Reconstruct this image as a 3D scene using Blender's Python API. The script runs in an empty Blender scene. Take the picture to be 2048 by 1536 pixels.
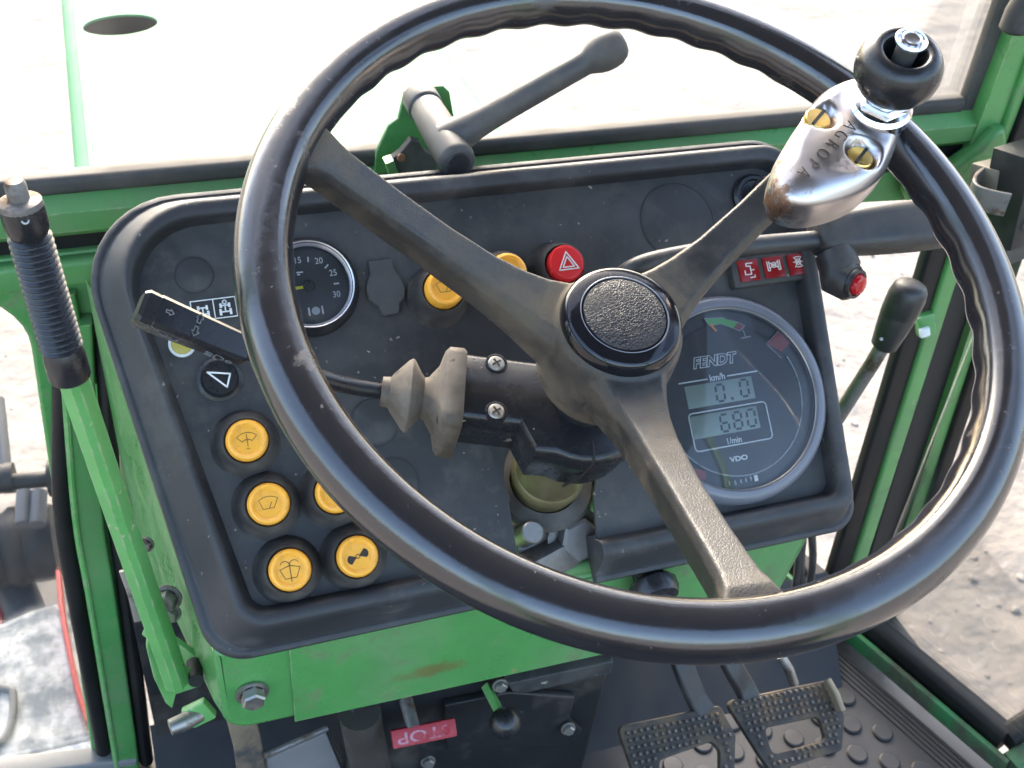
import bpy, bmesh, math, random
from mathutils import Vector as V, Matrix as Mx, noise as mnoise
random.seed(7)
R = math.radians
sc = bpy.context.scene
col = sc.collection

# ------------------------------------------------------------------ camera, sky, sun, exposure
FPX, W, H = 2249.67, 2048.0, 1536.0
CAM = V((-0.25282, -0.45105, 0.31145))
CR = Mx(((0.945, 0.147, -0.294), (-0.321, 0.600, -0.732), (0.069, 0.786, 0.614)))
_p, _r, _y = 0.90912102, 0.08703175, -0.38138
CR = Mx.Rotation(_y, 3, 'Z') @ Mx.Rotation(_p, 3, 'X') @ Mx.Rotation(_r, 3, 'Z')
cd = bpy.data.cameras.new('camera'); cam = bpy.data.objects.new('camera', cd); col.objects.link(cam)
cd.sensor_width = 36; cd.lens = FPX / W * 36; cd.clip_start = 0.02; cd.clip_end = 600
cam.matrix_world = Mx.Translation(CAM) @ CR.to_4x4()
cd.dof.use_dof = True; cd.dof.focus_distance = 0.66; cd.dof.aperture_fstop = 20
sc.camera = cam

SUN = V((0.12, 0.85, 0.50)).normalized()
SUN_EL = math.asin(SUN.z); SUN_AZ = math.atan2(SUN.x, SUN.y)
w = bpy.data.worlds.new('World'); sc.world = w; w.use_nodes = True
nt = w.node_tree; bg = nt.nodes['Background']
sky = nt.nodes.new('ShaderNodeTexSky'); sky.sky_type = 'NISHITA'; sky.sun_disc = False
sky.sun_elevation = SUN_EL; sky.sun_rotation = SUN_AZ
sky.air_density = 1.0; sky.dust_density = 4.0; sky.ozone_density = 1.0
nt.links.new(sky.outputs[0], bg.inputs[0]); bg.inputs[1].default_value = 0.15
sl = bpy.data.lights.new('sun', 'SUN'); so = bpy.data.objects.new('sun', sl); col.objects.link(so)
sl.energy = 0.5; sl.angle = R(11); sl.color = (1.0, 0.965, 0.92)
so.rotation_euler = SUN.to_track_quat('Z', 'Y').to_euler()
vs = sc.view_settings
vs.view_transform = 'Standard'; vs.look = 'None'; vs.gamma = 1; vs.use_curve_mapping = False
vs.exposure = 2.85

# ------------------------------------------------------------------ pixel -> place
def ray(u, v):
    return CR @ V(((u - W / 2) / FPX, -(v - H / 2) / FPX, -1.0))
def onplane(u, v, pt, n):
    r = ray(u, v); return CAM + r * ((V(pt) - CAM).dot(n) / r.dot(n))
def onY(u, v, y): return onplane(u, v, (0, y, 0), V((0, 1, 0)))
def onX(u, v, x): return onplane(u, v, (x, 0, 0), V((1, 0, 0)))
def onZ(u, v, z): return onplane(u, v, (0, 0, z), V((0, 0, 1)))
def depth(p): return -(CR.transposed() @ (V(p) - CAM)).z
def mm(px, p): return px * depth(p) / FPX
def tframe(t, off):
    n = V((0, -math.sin(t), math.cos(t))); v = V((0, math.cos(t), math.sin(t)))
    M = Mx(((1, 0, 0), (0, v.y, v.z), (0, n.y, n.z))).transposed().to_4x4()
    M.translation = n * off
    return M
FW = tframe(0.38488178, 0.0)              # steering wheel frame (x, v, h)
FP = tframe(0.75846316, -0.24392808)      # instrument panel frame
FWi, FPi = FW.inverted(), FP.inverted()
def onP(u, v, h=0.016):
    n = FP.col[2].to_3d(); return FPi @ onplane(u, v, FP.translation + n * h, n)
def onW(u, v, h=0.0):
    n = FW.col[2].to_3d(); return FWi @ onplane(u, v, n * h, n)

# ------------------------------------------------------------------ mesh helpers
class MB:
    def __init__(s): s.v = []; s.f = []
    def add(s, vs_, fs, M=None):
        b = len(s.v)
        s.v += [(M @ V(p)) if M else V(p) for p in vs_]
        s.f += [tuple(i + b for i in f) for f in fs]
        return s
    def mesh(s, name='m', ang=35):
        me = bpy.data.meshes.new(name); me.from_pydata([tuple(p) for p in s.v], [], s.f); me.validate(); 
        bm = bmesh.new(); bm.from_mesh(me); bmesh.ops.recalc_face_normals(bm, faces=bm.faces); bm.to_mesh(me); bm.free()
        return shade(me, ang)
def shade(me, ang=35):
    me.polygons.foreach_set('use_smooth', [True] * len(me.polygons))
    if ang < 179: me.set_sharp_from_angle(angle=R(ang))
    return me
def lathe(prof, n=48, M=None, close=False):
    vs_, fs, rings = [], [], []
    for r, z in prof:
        if r < 1e-6: rings.append([len(vs_)]); vs_.append((0, 0, z))
        else:
            rings.append(list(range(len(vs_), len(vs_) + n)))
            vs_ += [(r * math.cos(2 * math.pi * k / n), r * math.sin(2 * math.pi * k / n), z) for k in range(n)]
    prs = list(zip(rings, rings[1:])) + ([(rings[-1], rings[0])] if close else [])
    for a, b in prs:
        for k in range(n):
            k2 = (k + 1) % n
            if len(a) == 1 and len(b) == 1: continue
            if len(a) == 1: fs.append((a[0], b[k], b[k2]))
            elif len(b) == 1: fs.append((a[k], a[k2], b[0]))
            else: fs.append((a[k], a[k2], b[k2], b[k]))
    return MB().add(vs_, fs, M)
def loft(rings, closed_ring=True, cap=True, closed_path=False):
    n = len(rings[0]); vs_ = [p for r in rings for p in r]; fs = []
    m = len(rings)
    for i in range(m if closed_path else m - 1):
        a, b = i * n, ((i + 1) % m) * n
        for k in range(n if closed_ring else n - 1):
            k2 = (k + 1) % n; fs.append((a + k, a + k2, b + k2, b + k))
    if cap and not closed_path and closed_ring:
        fs.append(tuple(range(n))); fs.append(tuple(range((m - 1) * n, m * n)))
    return MB().add(vs_, fs)
def circ(n=16, a=1.0, b=None):
    b = a if b is None else b
    return [(a * math.cos(2 * math.pi * k / n), b * math.sin(2 * math.pi * k / n)) for k in range(n)]
def rrect(a, b, r, n=4):
    o = []
    for cx, cy, s in ((a - r, b - r, 0), (-a + r, b - r, 90), (-a + r, -b + r, 180), (a - r, -b + r, 270)):
        for k in range(n + 1):
            t = R(s + 90 * k / n); o.append((cx + r * math.cos(t), cy + r * math.sin(t)))
    return o
def catmull(pts, per=8):
    P = [V(p) for p in pts]; P = [P[0] * 2 - P[1]] + P + [P[-1] * 2 - P[-2]]; o = []
    for i in range(1, len(P) - 2):
        for k in range(per):
            t = k / per; a, b, c, d = P[i - 1:i + 3]
            o.append(0.5 * ((2 * b) + (c - a) * t + (2 * a - 5 * b + 4 * c - d) * t * t + (3 * b - a - 3 * c + d) * t ** 3))
    o.append(P[-2]); return o
def sweep(pts, sec, scale=None, up=None, cap=True, closed=False):
    """sec: 2d section; scale: number list per point; up: reference vector for section's second axis"""
    P = [V(p) for p in pts]; n = len(P); rings = []
    if isinstance(sec, (int, float)): sec = circ(14, sec)
    prev = None
    for i, p in enumerate(P):
        a = P[(i - 1) % n] if (closed or i) else P[0]; b = P[(i + 1) % n] if (closed or i < n - 1) else P[-1]
        t = (b - a).normalized()
        if up is not None: x = V(up).cross(t)
        else:
            if prev is None: prev = t.orthogonal()
            x = prev - t * prev.dot(t)
        x = x.normalized() if x.length > 1e-6 else t.orthogonal().normalized()
        if up is None: prev = x
        y = t.cross(x); s = scale[i] if scale else 1.0
        s = s if isinstance(s, tuple) else (s, s)
        rings.append([p + x * (q[0] * s[0]) + y * (q[1] * s[1]) for q in sec])
    return loft(rings, True, cap, closed)
def rbox(sx, sy, sz, bev=0.002, M=None, seg=2):
    bm = bmesh.new(); bmesh.ops.create_cube(bm, size=1.0)
    for v in bm.verts: v.co = V((v.co.x * sx, v.co.y * sy, v.co.z * sz))
    if bev > 0: bmesh.ops.bevel(bm, geom=list(bm.edges), offset=bev, segments=seg, profile=0.6, affect='EDGES')
    bm.verts.ensure_lookup_table(); bm.verts.index_update()
    o = MB().add([v.co.copy() for v in bm.verts], [[v.index for v in f.verts] for f in bm.faces], M); bm.free(); return o
def curve_mesh(cu):
    o = bpy.data.objects.new('tmp', cu); col.objects.link(o)
    dg = bpy.context.evaluated_depsgraph_get(); me = bpy.data.meshes.new_from_object(o.evaluated_get(dg), depsgraph=dg)
    bpy.data.objects.remove(o); bpy.data.curves.remove(cu); return me
def plate(loops, z0, z1, bev=0.0, M=None, ang=35):
    """filled 2d outline with holes, between z0 and z1"""
    cu = bpy.data.curves.new('c', 'CURVE'); cu.dimensions = '2D'; cu.fill_mode = 'BOTH'
    for L in loops:
        s = cu.splines.new('POLY'); s.points.add(len(L) - 1); s.use_cyclic_u = True
        for q, p in zip(s.points, L): q.co = (p[0], p[1], 0, 1)
    cu.extrude = max((z1 - z0) / 2 - bev, 1e-5); cu.bevel_depth = bev; cu.bevel_resolution = 2; cu.offset = -bev
    me = curve_mesh(cu); me.transform(Mx.Translation((0, 0, (z0 + z1) / 2)))
    if M: me.transform(M)
    me.materials.clear()
    return shade(me, ang)
def text(body, size, ext=0.0002, M=None, shear=0, sx=1.0, offset=0.0):
    cu = bpy.data.curves.new('t', 'FONT'); cu.body = body; cu.size = size; cu.extrude = ext
    cu.align_x = 'CENTER'; cu.align_y = 'CENTER'; cu.shear = shear; cu.resolution_u = 3; cu.offset = offset
    me = curve_mesh(cu); me.transform(Mx.Diagonal((sx, 1, 1, 1)))
    if M: me.transform(M)
    return shade(me, 30)
def strokes(lines, wd, th=0.0004, M=None):
    mb = MB()
    for L in lines:
        for a, b in zip(L, L[1:]):
            a, b = V(a).to_2d(), V(b).to_2d(); d = b - a
            if d.length < 1e-7: continue
            d.normalize(); n = V((-d.y, d.x)) * wd / 2; a = a - d * wd * .3; b = b + d * wd * .3
            q = [a + n, a - n, b - n, b + n]
            vs_ = [(p.x, p.y, 0) for p in q] + [(p.x, p.y, th) for p in q]
            mb.add(vs_, [(0, 1, 2, 3), (4, 5, 6, 7), (0, 1, 5, 4), (1, 2, 6, 5), (2, 3, 7, 6), (3, 0, 4, 7)], M)
    return mb
def arc(cx, cy, r, a0, a1, n=16):
    return [(cx + r * math.cos(R(a0 + (a1 - a0) * k / n)), cy + r * math.sin(R(a0 + (a1 - a0) * k / n))) for k in range(n + 1)]
def obj(name, me, mat, parent=None, M=None, ang=35):
    if isinstance(me, MB): me = me.mesh(name, ang)
    o = bpy.data.objects.new(name, me); col.objects.link(o); me.name = name
    me.materials.clear(); me.materials.append(mat)
    if parent: o.parent = parent
    if M is not None: o.matrix_local = M
    return o
def thing(name, label, cat, M=None, group=None):
    o = bpy.data.objects.new(name, None); col.objects.link(o); o.empty_display_size = 0.02
    if M is not None: o.matrix_world = M
    return tag(o, label, cat, group)
def tag(o, label, cat, group=None):
    o['label'] = label; o['category'] = cat
    if group: o['group'] = group
    return o
def struct(o): o['kind'] = 'structure'; return o
def T(x=0, y=0, z=0): return Mx.Translation((x, y, z))
def RZ(d): return Mx.Rotation(R(d), 4, 'Z')
def RX(d): return Mx.Rotation(R(d), 4, 'X')
def RY(d): return Mx.Rotation(R(d), 4, 'Y')
def axisM(p, zdir, xdir=None):
    z = V(zdir).normalized(); x = V(xdir) if xdir is not None else z.orthogonal()
    x = (x - z * x.dot(z)).normalized(); y = z.cross(x)
    M = Mx((x, y, z)).transposed().to_4x4(); M.translation = V(p); return M
def fillet(poly, rads, n=8):
    out = []; m = len(poly)
    for i in range(m):
        p, a, b = V(poly[i]), V(poly[i - 1]), V(poly[(i + 1) % m]); r = rads[i] if isinstance(rads, (list, tuple)) else rads
        da, db = (a - p).normalized(), (b - p).normalized()
        half = da.angle(db) / 2; t = r / math.tan(half); c = p + (da + db).normalized() * (r / math.sin(half))
        s, e = p + da * t - c, p + db * t - c
        a0 = math.atan2(s.y, s.x); a1 = math.atan2(e.y, e.x); dd = (a1 - a0 + math.pi) % (2 * math.pi) - math.pi
        out += [(c.x + r * math.cos(a0 + dd * k / n), c.y + r * math.sin(a0 + dd * k / n)) for k in range(n + 1)]
    return out

# ------------------------------------------------------------------ materials
def mk(name, c, rough=0.5, metal=0.0, var=0.0, varscale=8.0, grain=0.0, gscale=600.0, gtype='NOISE', dirt=None, specks=None,
       rvar=0.0, rscale=25.0, chips=None, coat=0.0, spec=0.5, lump=0.0, lscale=30.0, coords='Object', edge=None):
    m = bpy.data.materials.new(name); m.use_nodes = True; t = m.node_tree; N = t.nodes; L = t.links
    b = N['Principled BSDF']; b.inputs['Roughness'].default_value = rough; b.inputs['Metallic'].default_value = metal
    b.inputs['Specular IOR Level'].default_value = spec
    if coat: b.inputs['Coat Weight'].default_value = coat; b.inputs['Coat Roughness'].default_value = 0.12
    tc = N.new('ShaderNodeTexCoord'); co = tc.outputs[coords]
    def nz(scale, detail=4, rgh=0.55):
        n = N.new('ShaderNodeTexNoise'); n.inputs['Scale'].default_value = scale; n.inputs['Detail'].default_value = detail
        n.inputs['Roughness'].default_value = rgh; L.new(co, n.inputs['Vector']); return n.outputs['Fac']
    def ramp(src, lo, hi, a=0.0, bb=1.0):
        r = N.new('ShaderNodeMapRange'); r.inputs['From Min'].default_value = lo; r.inputs['From Max'].default_value = hi
        r.inputs['To Min'].default_value = a; r.inputs['To Max'].default_value = bb; r.clamp = True
        L.new(src, r.inputs['Value']); return r.outputs[0]
    def mix(fac, a, bcol):
        x = N.new('ShaderNodeMix'); x.data_type = 'RGBA'; L.new(fac, x.inputs[0])
        if isinstance(a, tuple): x.inputs[6].default_value = (*a, 1)
        else: L.new(a, x.inputs[6])
        x.inputs[7].default_value = (*bcol, 1); return x.outputs[2]
    cur = tuple(c); rcur = None
    if var:
        cur = mix(ramp(nz(varscale, 6, .65), .32, .68), tuple(max(0, q * (1 - var)) for q in c), tuple(q * (1 + var) for q in c))
    masks = []
    for dd in ([dirt] if dirt and not isinstance(dirt[0], tuple) or (dirt and not isinstance(dirt[0][0], tuple)) else (dirt or [])):
        dc, ds, lo, hi = dd
        f = ramp(nz(ds, 8, .68), lo, hi); cur = mix(f, cur, dc); masks.append((f, 0.9))
    if specks:
        for sc_, size, scol in specks:
            vo = N.new('ShaderNodeTexVoronoi'); vo.inputs['Scale'].default_value = sc_; vo.inputs['Randomness'].default_value = 1
            wv = N.new('ShaderNodeVectorMath'); wv.operation = 'ADD'; L.new(co, wv.inputs[0])
            nn = N.new('ShaderNodeTexNoise'); nn.inputs['Scale'].default_value = sc_ * 2.2; L.new(co, nn.inputs['Vector'])
            sm = N.new('ShaderNodeVectorMath'); sm.operation = 'SCALE'; sm.inputs[3].default_value = .9 / sc_; L.new(nn.outputs['Color'], sm.inputs[0])
            L.new(sm.outputs[0], wv.inputs[1]); L.new(wv.outputs[0], vo.inputs['Vector'])
            sz = N.new('ShaderNodeMath'); sz.operation = 'SUBTRACT'
            sep = N.new('ShaderNodeSeparateColor'); L.new(vo.outputs['Color'], sep.inputs[0])
            r2 = ramp(sep.outputs[0], .62, 1.0, -.02, size); L.new(r2, sz.inputs[0]); L.new(vo.outputs['Distance'], sz.inputs[1])
            fm = N.new('ShaderNodeMath'); fm.operation = 'MULTIPLY'; L.new(ramp(sz.outputs[0], 0.0, size * .25), fm.inputs[0]); L.new(ramp(nz(max(9, sc_ * .13), 3), .44, .56), fm.inputs[1]); f = fm.outputs[0]; cur = mix(f, cur, scol); masks.append((f, 0.85))
    if chips:
        cc, cs, lo, hi = chips
        f = ramp(nz(cs, 5, .7), lo, hi); cur = mix(f, cur, cc); masks.append((f, 0.8))
    if edge:
        bv = N.new('ShaderNodeBevel'); bv.samples = 4; bv.inputs['Radius'].default_value = .0022
        ge = N.new('ShaderNodeNewGeometry'); dt = N.new('ShaderNodeVectorMath'); dt.operation = 'DOT_PRODUCT'
        L.new(bv.outputs[0], dt.inputs[0]); L.new(ge.outputs['Normal'], dt.inputs[1])
        ed = ramp(dt.outputs['Value'], .985, .93); nn_ = ramp(nz(70, 6, .7), .46, .60)
        mu = N.new('ShaderNodeMath'); mu.operation = 'MULTIPLY'; L.new(ed, mu.inputs[0]); L.new(nn_, mu.inputs[1])
        cur = mix(mu.outputs[0], cur, edge); masks.append((mu.outputs[0], .7))
    if not isinstance(cur, tuple): L.new(cur, b.inputs['Base Color'])
    else: b.inputs['Base Color'].default_value = (*cur, 1)
    if rvar:
        rcur = ramp(nz(rscale, 7, .7), .3, .7, max(.03, rough - rvar), min(1, rough + rvar))
    for f, rv in masks:
        x = N.new('ShaderNodeMix'); L.new(f, x.inputs[0])
        if rcur is None: x.inputs[2].default_value = rough
        else: L.new(rcur, x.inputs[2])
        x.inputs[3].default_value = rv; rcur = x.outputs[0]
    if rcur is not None: L.new(rcur, b.inputs['Roughness'])
    last = None
    def bump(hs, st, dist):
        nonlocal last
        bp = N.new('ShaderNodeBump'); bp.inputs['Strength'].default_value = st; bp.inputs['Distance'].default_value = dist
        L.new(hs, bp.inputs['Height'])
        if last is not None: L.new(last, bp.inputs['Normal'])
        last = bp.outputs[0]
    if lump: bump(nz(lscale, 3, .5), 1.0, lump)
    if grain:
        if gtype == 'VORO':
            vo = N.new('ShaderNodeTexVoronoi'); vo.feature = 'DISTANCE_TO_EDGE'; vo.inputs['Scale'].default_value = gscale
            nn = N.new('ShaderNodeTexNoise'); nn.inputs['Scale'].default_value = gscale * .6; L.new(co, nn.inputs['Vector'])
            sm = N.new('ShaderNodeVectorMath'); sm.operation = 'SCALE'; sm.inputs[3].default_value = 1.2 / gscale; L.new(nn.outputs['Color'], sm.inputs[0])
            wv = N.new('ShaderNodeVectorMath'); wv.operation = 'ADD'; L.new(co, wv.inputs[0]); L.new(sm.outputs[0], wv.inputs[1]); L.new(wv.outputs[0], vo.inputs['Vector'])
            bump(ramp(vo.outputs['Distance'], 0, .16), grain, 0.0006)
        else: bump(nz(gscale, 3, .6), grain, 0.0006)
    if last is not None: L.new(last, b.inputs['Normal'])
    return m
DUST = (0.30, 0.27, 0.23)
GREEN = (0.074, 0.250, 0.068)
m_green = mk('green paint', GREEN, .32, var=.12, varscale=14, chips=((.25, .13, .06), 60, .69, .71), specks=[(75, .13, (.42, .36, .24)), (40, .10, (.20, .10, .05))], rvar=.12, lump=.0006, lscale=18, dirt=[((.14, .22, .10), 6, .46, .76), ((.14, .17, .09), 28, .56, .70)], edge=(.34, .36, .22))
m_sill = mk('dirty sill paint', (.03, .15, .05), .45, var=.2, varscale=12, dirt=((.06, .05, .035), 14, .42, .62), chips=((.30, .16, .07), 40, .66, .69))
m_hood = mk('hood green paint', (0.085, 0.25, 0.125), .52, var=.10, varscale=3, rvar=.06, lump=.0006, lscale=3, spec=.06)
m_greenworn = mk('worn green paint', (0.11, 0.32, 0.09), .35, var=.12, varscale=20, chips=((.38, .34, .24), 48, .665, .69), specks=[(80, .16, (.45, .40, .30)), (60, .08, (.30, .13, .06))], rvar=.1, edge=(.42, .38, .27))
m_front = mk('console front paint', GREEN, .32, var=.12, varscale=14, chips=((.30, .16, .07), 55, .715, .735), rvar=.1, lump=.0006, lscale=18, dirt=[((.12, .20, .09), 6, .46, .76), ((.12, .16, .075), 26, .55, .70)], specks=[(60, .15, (.36, .30, .20)), (34, .08, (.22, .11, .05))], edge=(.30, .30, .18))
def stain(m, c, half, colr):
    t = m.node_tree; N = t.nodes; L = t.links; b = N['Principled BSDF']
    tc = N.new('ShaderNodeTexCoord'); mp = N.new('ShaderNodeVectorMath'); mp.operation = 'SUBTRACT'; mp.inputs[1].default_value = c; L.new(tc.outputs['Object'], mp.inputs[0])
    dv = N.new('ShaderNodeVectorMath'); dv.operation = 'DIVIDE'; dv.inputs[1].default_value = half; L.new(mp.outputs[0], dv.inputs[0])
    ln = N.new('ShaderNodeVectorMath'); ln.operation = 'LENGTH'; L.new(dv.outputs[0], ln.inputs[0])
    nz = N.new('ShaderNodeTexNoise'); nz.inputs['Scale'].default_value = 90; nz.inputs['Detail'].default_value = 6; L.new(tc.outputs['Object'], nz.inputs['Vector'])
    ad = N.new('ShaderNodeMath'); ad.operation = 'MULTIPLY_ADD'; ad.inputs[1].default_value = 1.6; L.new(nz.outputs['Fac'], ad.inputs[0]); L.new(ln.outputs['Value'], ad.inputs[2])
    mr = N.new('ShaderNodeMapRange'); mr.inputs[1].default_value = 1.9; mr.inputs[2].default_value = 1.3; mr.inputs[3].default_value = 0; mr.inputs[4].default_value = .75; L.new(ad.outputs[0], mr.inputs[0])
    x = N.new('ShaderNodeMix'); x.data_type = 'RGBA'; L.new(mr.outputs[0], x.inputs[0]); L.new(b.inputs['Base Color'].links[0].from_socket, x.inputs[6]); x.inputs[7].default_value = (*colr, 1); L.new(x.outputs[2], b.inputs['Base Color'])
stain(m_front, (-.095, -.15, .05), (.028, .05, .008), (.14, .11, .035))
m_panel = mk('black panel plastic', (.031, .031, .031), .55, var=.2, varscale=20, grain=.25, gscale=1300, dirt=[((.095, .088, .080), 9, .48, .76), ((.075, .070, .064), 45, .54, .70)], specks=[(75, .17, (.42, .38, .31)), (190, .24, (.25, .22, .185)), (38, .07, (.45, .42, .36))], rvar=.09)
m_bezel = mk('panel rim plastic', (.027, .027, .029), .52, var=.15, varscale=20, grain=.35, gscale=1500, dirt=((.11, .105, .10), 11, .52, .78), specks=[(70, .16, (.30, .28, .24)), (180, .2, (.2, .18, .16))], rvar=.08)
m_black = mk('satin black plastic', (.017, .017, .019), .30, var=.15, varscale=25, grain=.06, gscale=900, dirt=((.07, .065, .055), 22, .57, .80), specks=[(110, .10, DUST)], rvar=.1)
m_shroud = mk('column shroud plastic', (.016, .016, .018), .26, var=.1, varscale=25, grain=.12, gscale=1000, dirt=((.10, .09, .075), 30, .60, .80), specks=[(95, .26, (.42, .38, .30))], rvar=.12)
m_rim = mk('worn steering rim plastic', (.018, .017, .019), .12, spec=1.0, var=.12, varscale=30, grain=.08, gscale=1500, dirt=[((.055, .046, .040), 26, .58, .80), ((.045, .040, .038), 150, .64, .74)], specks=[(240, .10, (.12, .11, .10))], rvar=.08, rscale=30, lump=.00010, lscale=140)
m_spoke = mk('grained steering spoke', (.033, .031, .029), .40, var=.2, varscale=25, grain=.20, gscale=560, gtype='VORO', dirt=((.120, .095, .064), 15, .43, .68), rvar=.1)
m_cap = mk('glossy hub cap', (.008, .008, .011), .10, rvar=.05, specks=[(55, .07, DUST)])
m_capgrain = mk('grained hub cap centre', (.014, .014, .016), .30, grain=.45, gscale=620, gtype='VORO', dirt=((.05, .045, .04), 40, .5, .75))
m_rubber = mk('dusty rubber', (.030, .028, .026), .62, var=.2, varscale=20, dirt=((.13, .115, .10), 12, .45, .72))
m_seal = mk('window seal rubber', (.009, .009, .009), .50, var=.2, varscale=10, spec=.25, dirt=((.024, .022, .020), 6, .48, .78))
m_sealdust = mk('dusty windscreen rubber', (.035, .032, .029), .60, var=.2, varscale=14, dirt=((.105, .092, .08), 9, .40, .70))
m_boot = mk('perished brown rubber boot', (.068, .052, .037), .58, var=.25, varscale=35, dirt=((.17, .145, .115), 20, .44, .66), chips=((.02, .017, .014), 40, .62, .68))
m_grey = mk('grey moulded handle', (.060, .058, .056), .50, var=.12, varscale=18, grain=.12, gscale=1100, dirt=((.13, .115, .095), 16, .5, .75), rvar=.08)
m_lever = mk('dark moulded lever', (.028, .027, .027), .40, var=.15, varscale=18, grain=.16, gscale=1100, dirt=((.08, .07, .06), 20, .48, .74), rvar=.08)
m_yellow = mk('yellow button plastic', (.93, .43, .045), .36, var=.06, varscale=60, dirt=((.45, .22, .04), 45, .50, .75), chips=((.35, .17, .05), 140, .64, .70))
m_red = mk('red button plastic', (.62, .022, .026), .26, var=.06, dirt=((.40, .12, .08), 60, .60, .8))
m_redlens = mk('dark red lens', (.22, .010, .012), .25, var=.15, varscale=60)
m_reddial = mk('dull red lamp window', (.24, .035, .035), .45)
m_cherry = mk('glossy red push switch', (.42, .006, .012), .08)
m_white = mk('white print', (.70, .70, .68), .6, dirt=((.35, .34, .32), 120, .55, .75))
m_ink = mk('dark print', (.22, .10, .015), .6)
m_inkblack = mk('black print', (.03, .02, .012), .6)
m_dimprint = mk('worn grey print', (.36, .36, .37), .6, dirt=((.08, .08, .08), 90, .5, .7))
m_stalkprint = mk('faint stalk print', (.20, .20, .205), .6, dirt=((.05, .05, .05), 110, .46, .62))
m_lens = mk('dull yellow lens', (.40, .33, .05), .4)
m_dial = mk('dial face', (.028, .029, .031), .40, dirt=((.05, .05, .05), 30, .5, .8))
m_lcd = mk('lcd glass', (.23, .275, .235), .25, var=.06, varscale=40)
m_seg = mk('lcd segments', (.018, .026, .022), .4)
m_orange = mk('orange needle', (.85, .28, .01), .4)
m_needle = mk('yellow needle', (.75, .65, .02), .4)
m_dgreen = mk('dial green band', (.10, .42, .09), .5)
m_chrome = mk('polished chrome', (.78, .76, .76), .12, 1.0, dirt=((.30, .22, .16), 26, .60, .76), chips=((.06, .035, .03), 60, .70, .735), rvar=.06)
def clamp_mat():
    m = mk('pitted chrome clamp', (.54, .50, .49), .33, 1.0, rvar=.08, dirt=((.42, .30, .22), 40, .58, .74))
    t = m.node_tree; N = t.nodes; L = t.links; b = N['Principled BSDF']
    # corroded towards the nose, a patch with a shape of its own
    tc = N.new('ShaderNodeTexCoord'); sp = N.new('ShaderNodeSeparateXYZ'); L.new(tc.outputs['Object'], sp.inputs[0])
    nz = N.new('ShaderNodeTexNoise'); nz.inputs['Scale'].default_value = 110; nz.inputs['Detail'].default_value = 8; nz.inputs['Roughness'].default_value = .7
    L.new(tc.outputs['Object'], nz.inputs['Vector'])
    r = N.new('ShaderNodeMapRange'); r.inputs[1].default_value = -.050; r.inputs[2].default_value = -.082; r.inputs[3].default_value = -.22; r.inputs[4].default_value = .13
    L.new(sp.outputs['X'], r.inputs[0])
    a = N.new('ShaderNodeMath'); a.operation = 'ADD'; L.new(r.outputs[0], a.inputs[0]); L.new(nz.outputs['Fac'], a.inputs[1])
    f = N.new('ShaderNodeMapRange'); f.inputs[1].default_value = .52; f.inputs[2].default_value = .60; L.new(a.outputs[0], f.inputs[0])
    src = b.inputs['Base Color'].links[0].from_socket
    x = N.new('ShaderNodeMix'); x.data_type = 'RGBA'; L.new(f.outputs[0], x.inputs[0]); L.new(src, x.inputs[6]); x.inputs[7].default_value = (.26, .16, .11, 1)
    f2 = N.new('ShaderNodeMapRange'); f2.inputs[1].default_value = .70; f2.inputs[2].default_value = .73; L.new(a.outputs[0], f2.inputs[0])
    x2 = N.new('ShaderNodeMix'); x2.data_type = 'RGBA'; L.new(f2.outputs[0], x2.inputs[0]); L.new(x.outputs[2], x2.inputs[6]); x2.inputs[7].default_value = (.02, .015, .012, 1)
    L.new(x2.outputs[2], b.inputs['Base Color'])
    rs = b.inputs['Roughness'].links[0].from_socket
    xr = N.new('ShaderNodeMix'); L.new(f.outputs[0], xr.inputs[0]); L.new(rs, xr.inputs[2]); xr.inputs[3].default_value = .5; L.new(xr.outputs[0], b.inputs['Roughness'])
    return m
m_clamp = clamp_mat()
m_knob = mk('black phenolic knob', (.016, .016, .017), .27, rvar=.07, dirt=((.05, .05, .045), 30, .62, .8))
m_brass = mk('brass screw', (.72, .47, .15), .30, 1.0, dirt=((.25, .16, .07), 90, .55, .75))
m_steel = mk('zinc steel', (.36, .35, .33), .48, 1.0, var=.15, varscale=60, dirt=((.18, .13, .09), 70, .52, .72))
m_steeldull = mk('dull dirty steel', (.22, .21, .20), .55, .7, var=.2, varscale=40, dirt=((.12, .08, .05), 40, .48, .66), chips=((.16, .06, .03), 30, .62, .66))
m_zinc = mk('yellow passivated tube', (.17, .14, .07), .40, .45, var=.18, varscale=40, dirt=((.15, .12, .06), 30, .5, .7), specks=[(120, .12, (.5, .45, .33))])
m_dark = mk('dark void steel', (.010, .010, .010), .7)
m_boxblk = mk('black painted box', (.014, .014, .015), .45, var=.2, varscale=15, dirt=((.075, .065, .05), 9, .50, .75), specks=[(50, .08, DUST)])
m_mat = mk('black rubber mat', (.011, .011, .013), .48, var=.15, varscale=12, dirt=((.040, .036, .032), 7, .48, .75), grain=.1, gscale=800)
m_pedal = mk('worn pedal steel', (.05, .044, .038), .45, .5, var=.25, varscale=35, dirt=((.16, .12, .075), 28, .48, .68))
m_peg = mk('polished pedal teeth', (.15, .135, .12), .42, .7, var=.2, varscale=80, dirt=((.12, .09, .06), 60, .5, .7))
m_tan = mk('muddy bar', (.16, .115, .07), .6, var=.2, varscale=30, dirt=((.05, .045, .04), 20, .45, .62))
m_greypl = mk('grey plate', (.20, .195, .19), .5, var=.12, varscale=14)
m_redlabel = mk('faded red pull', (.33, .012, .020), .42, var=.12, varscale=60, dirt=((.22, .03, .035), 40, .5, .72))
m_tank = mk('weathered white tank top', (.58, .58, .58), .55, dirt=[((.25, .27, .29), 22, .45, .58), ((.36, .37, .36), 60, .5, .62)])
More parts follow.
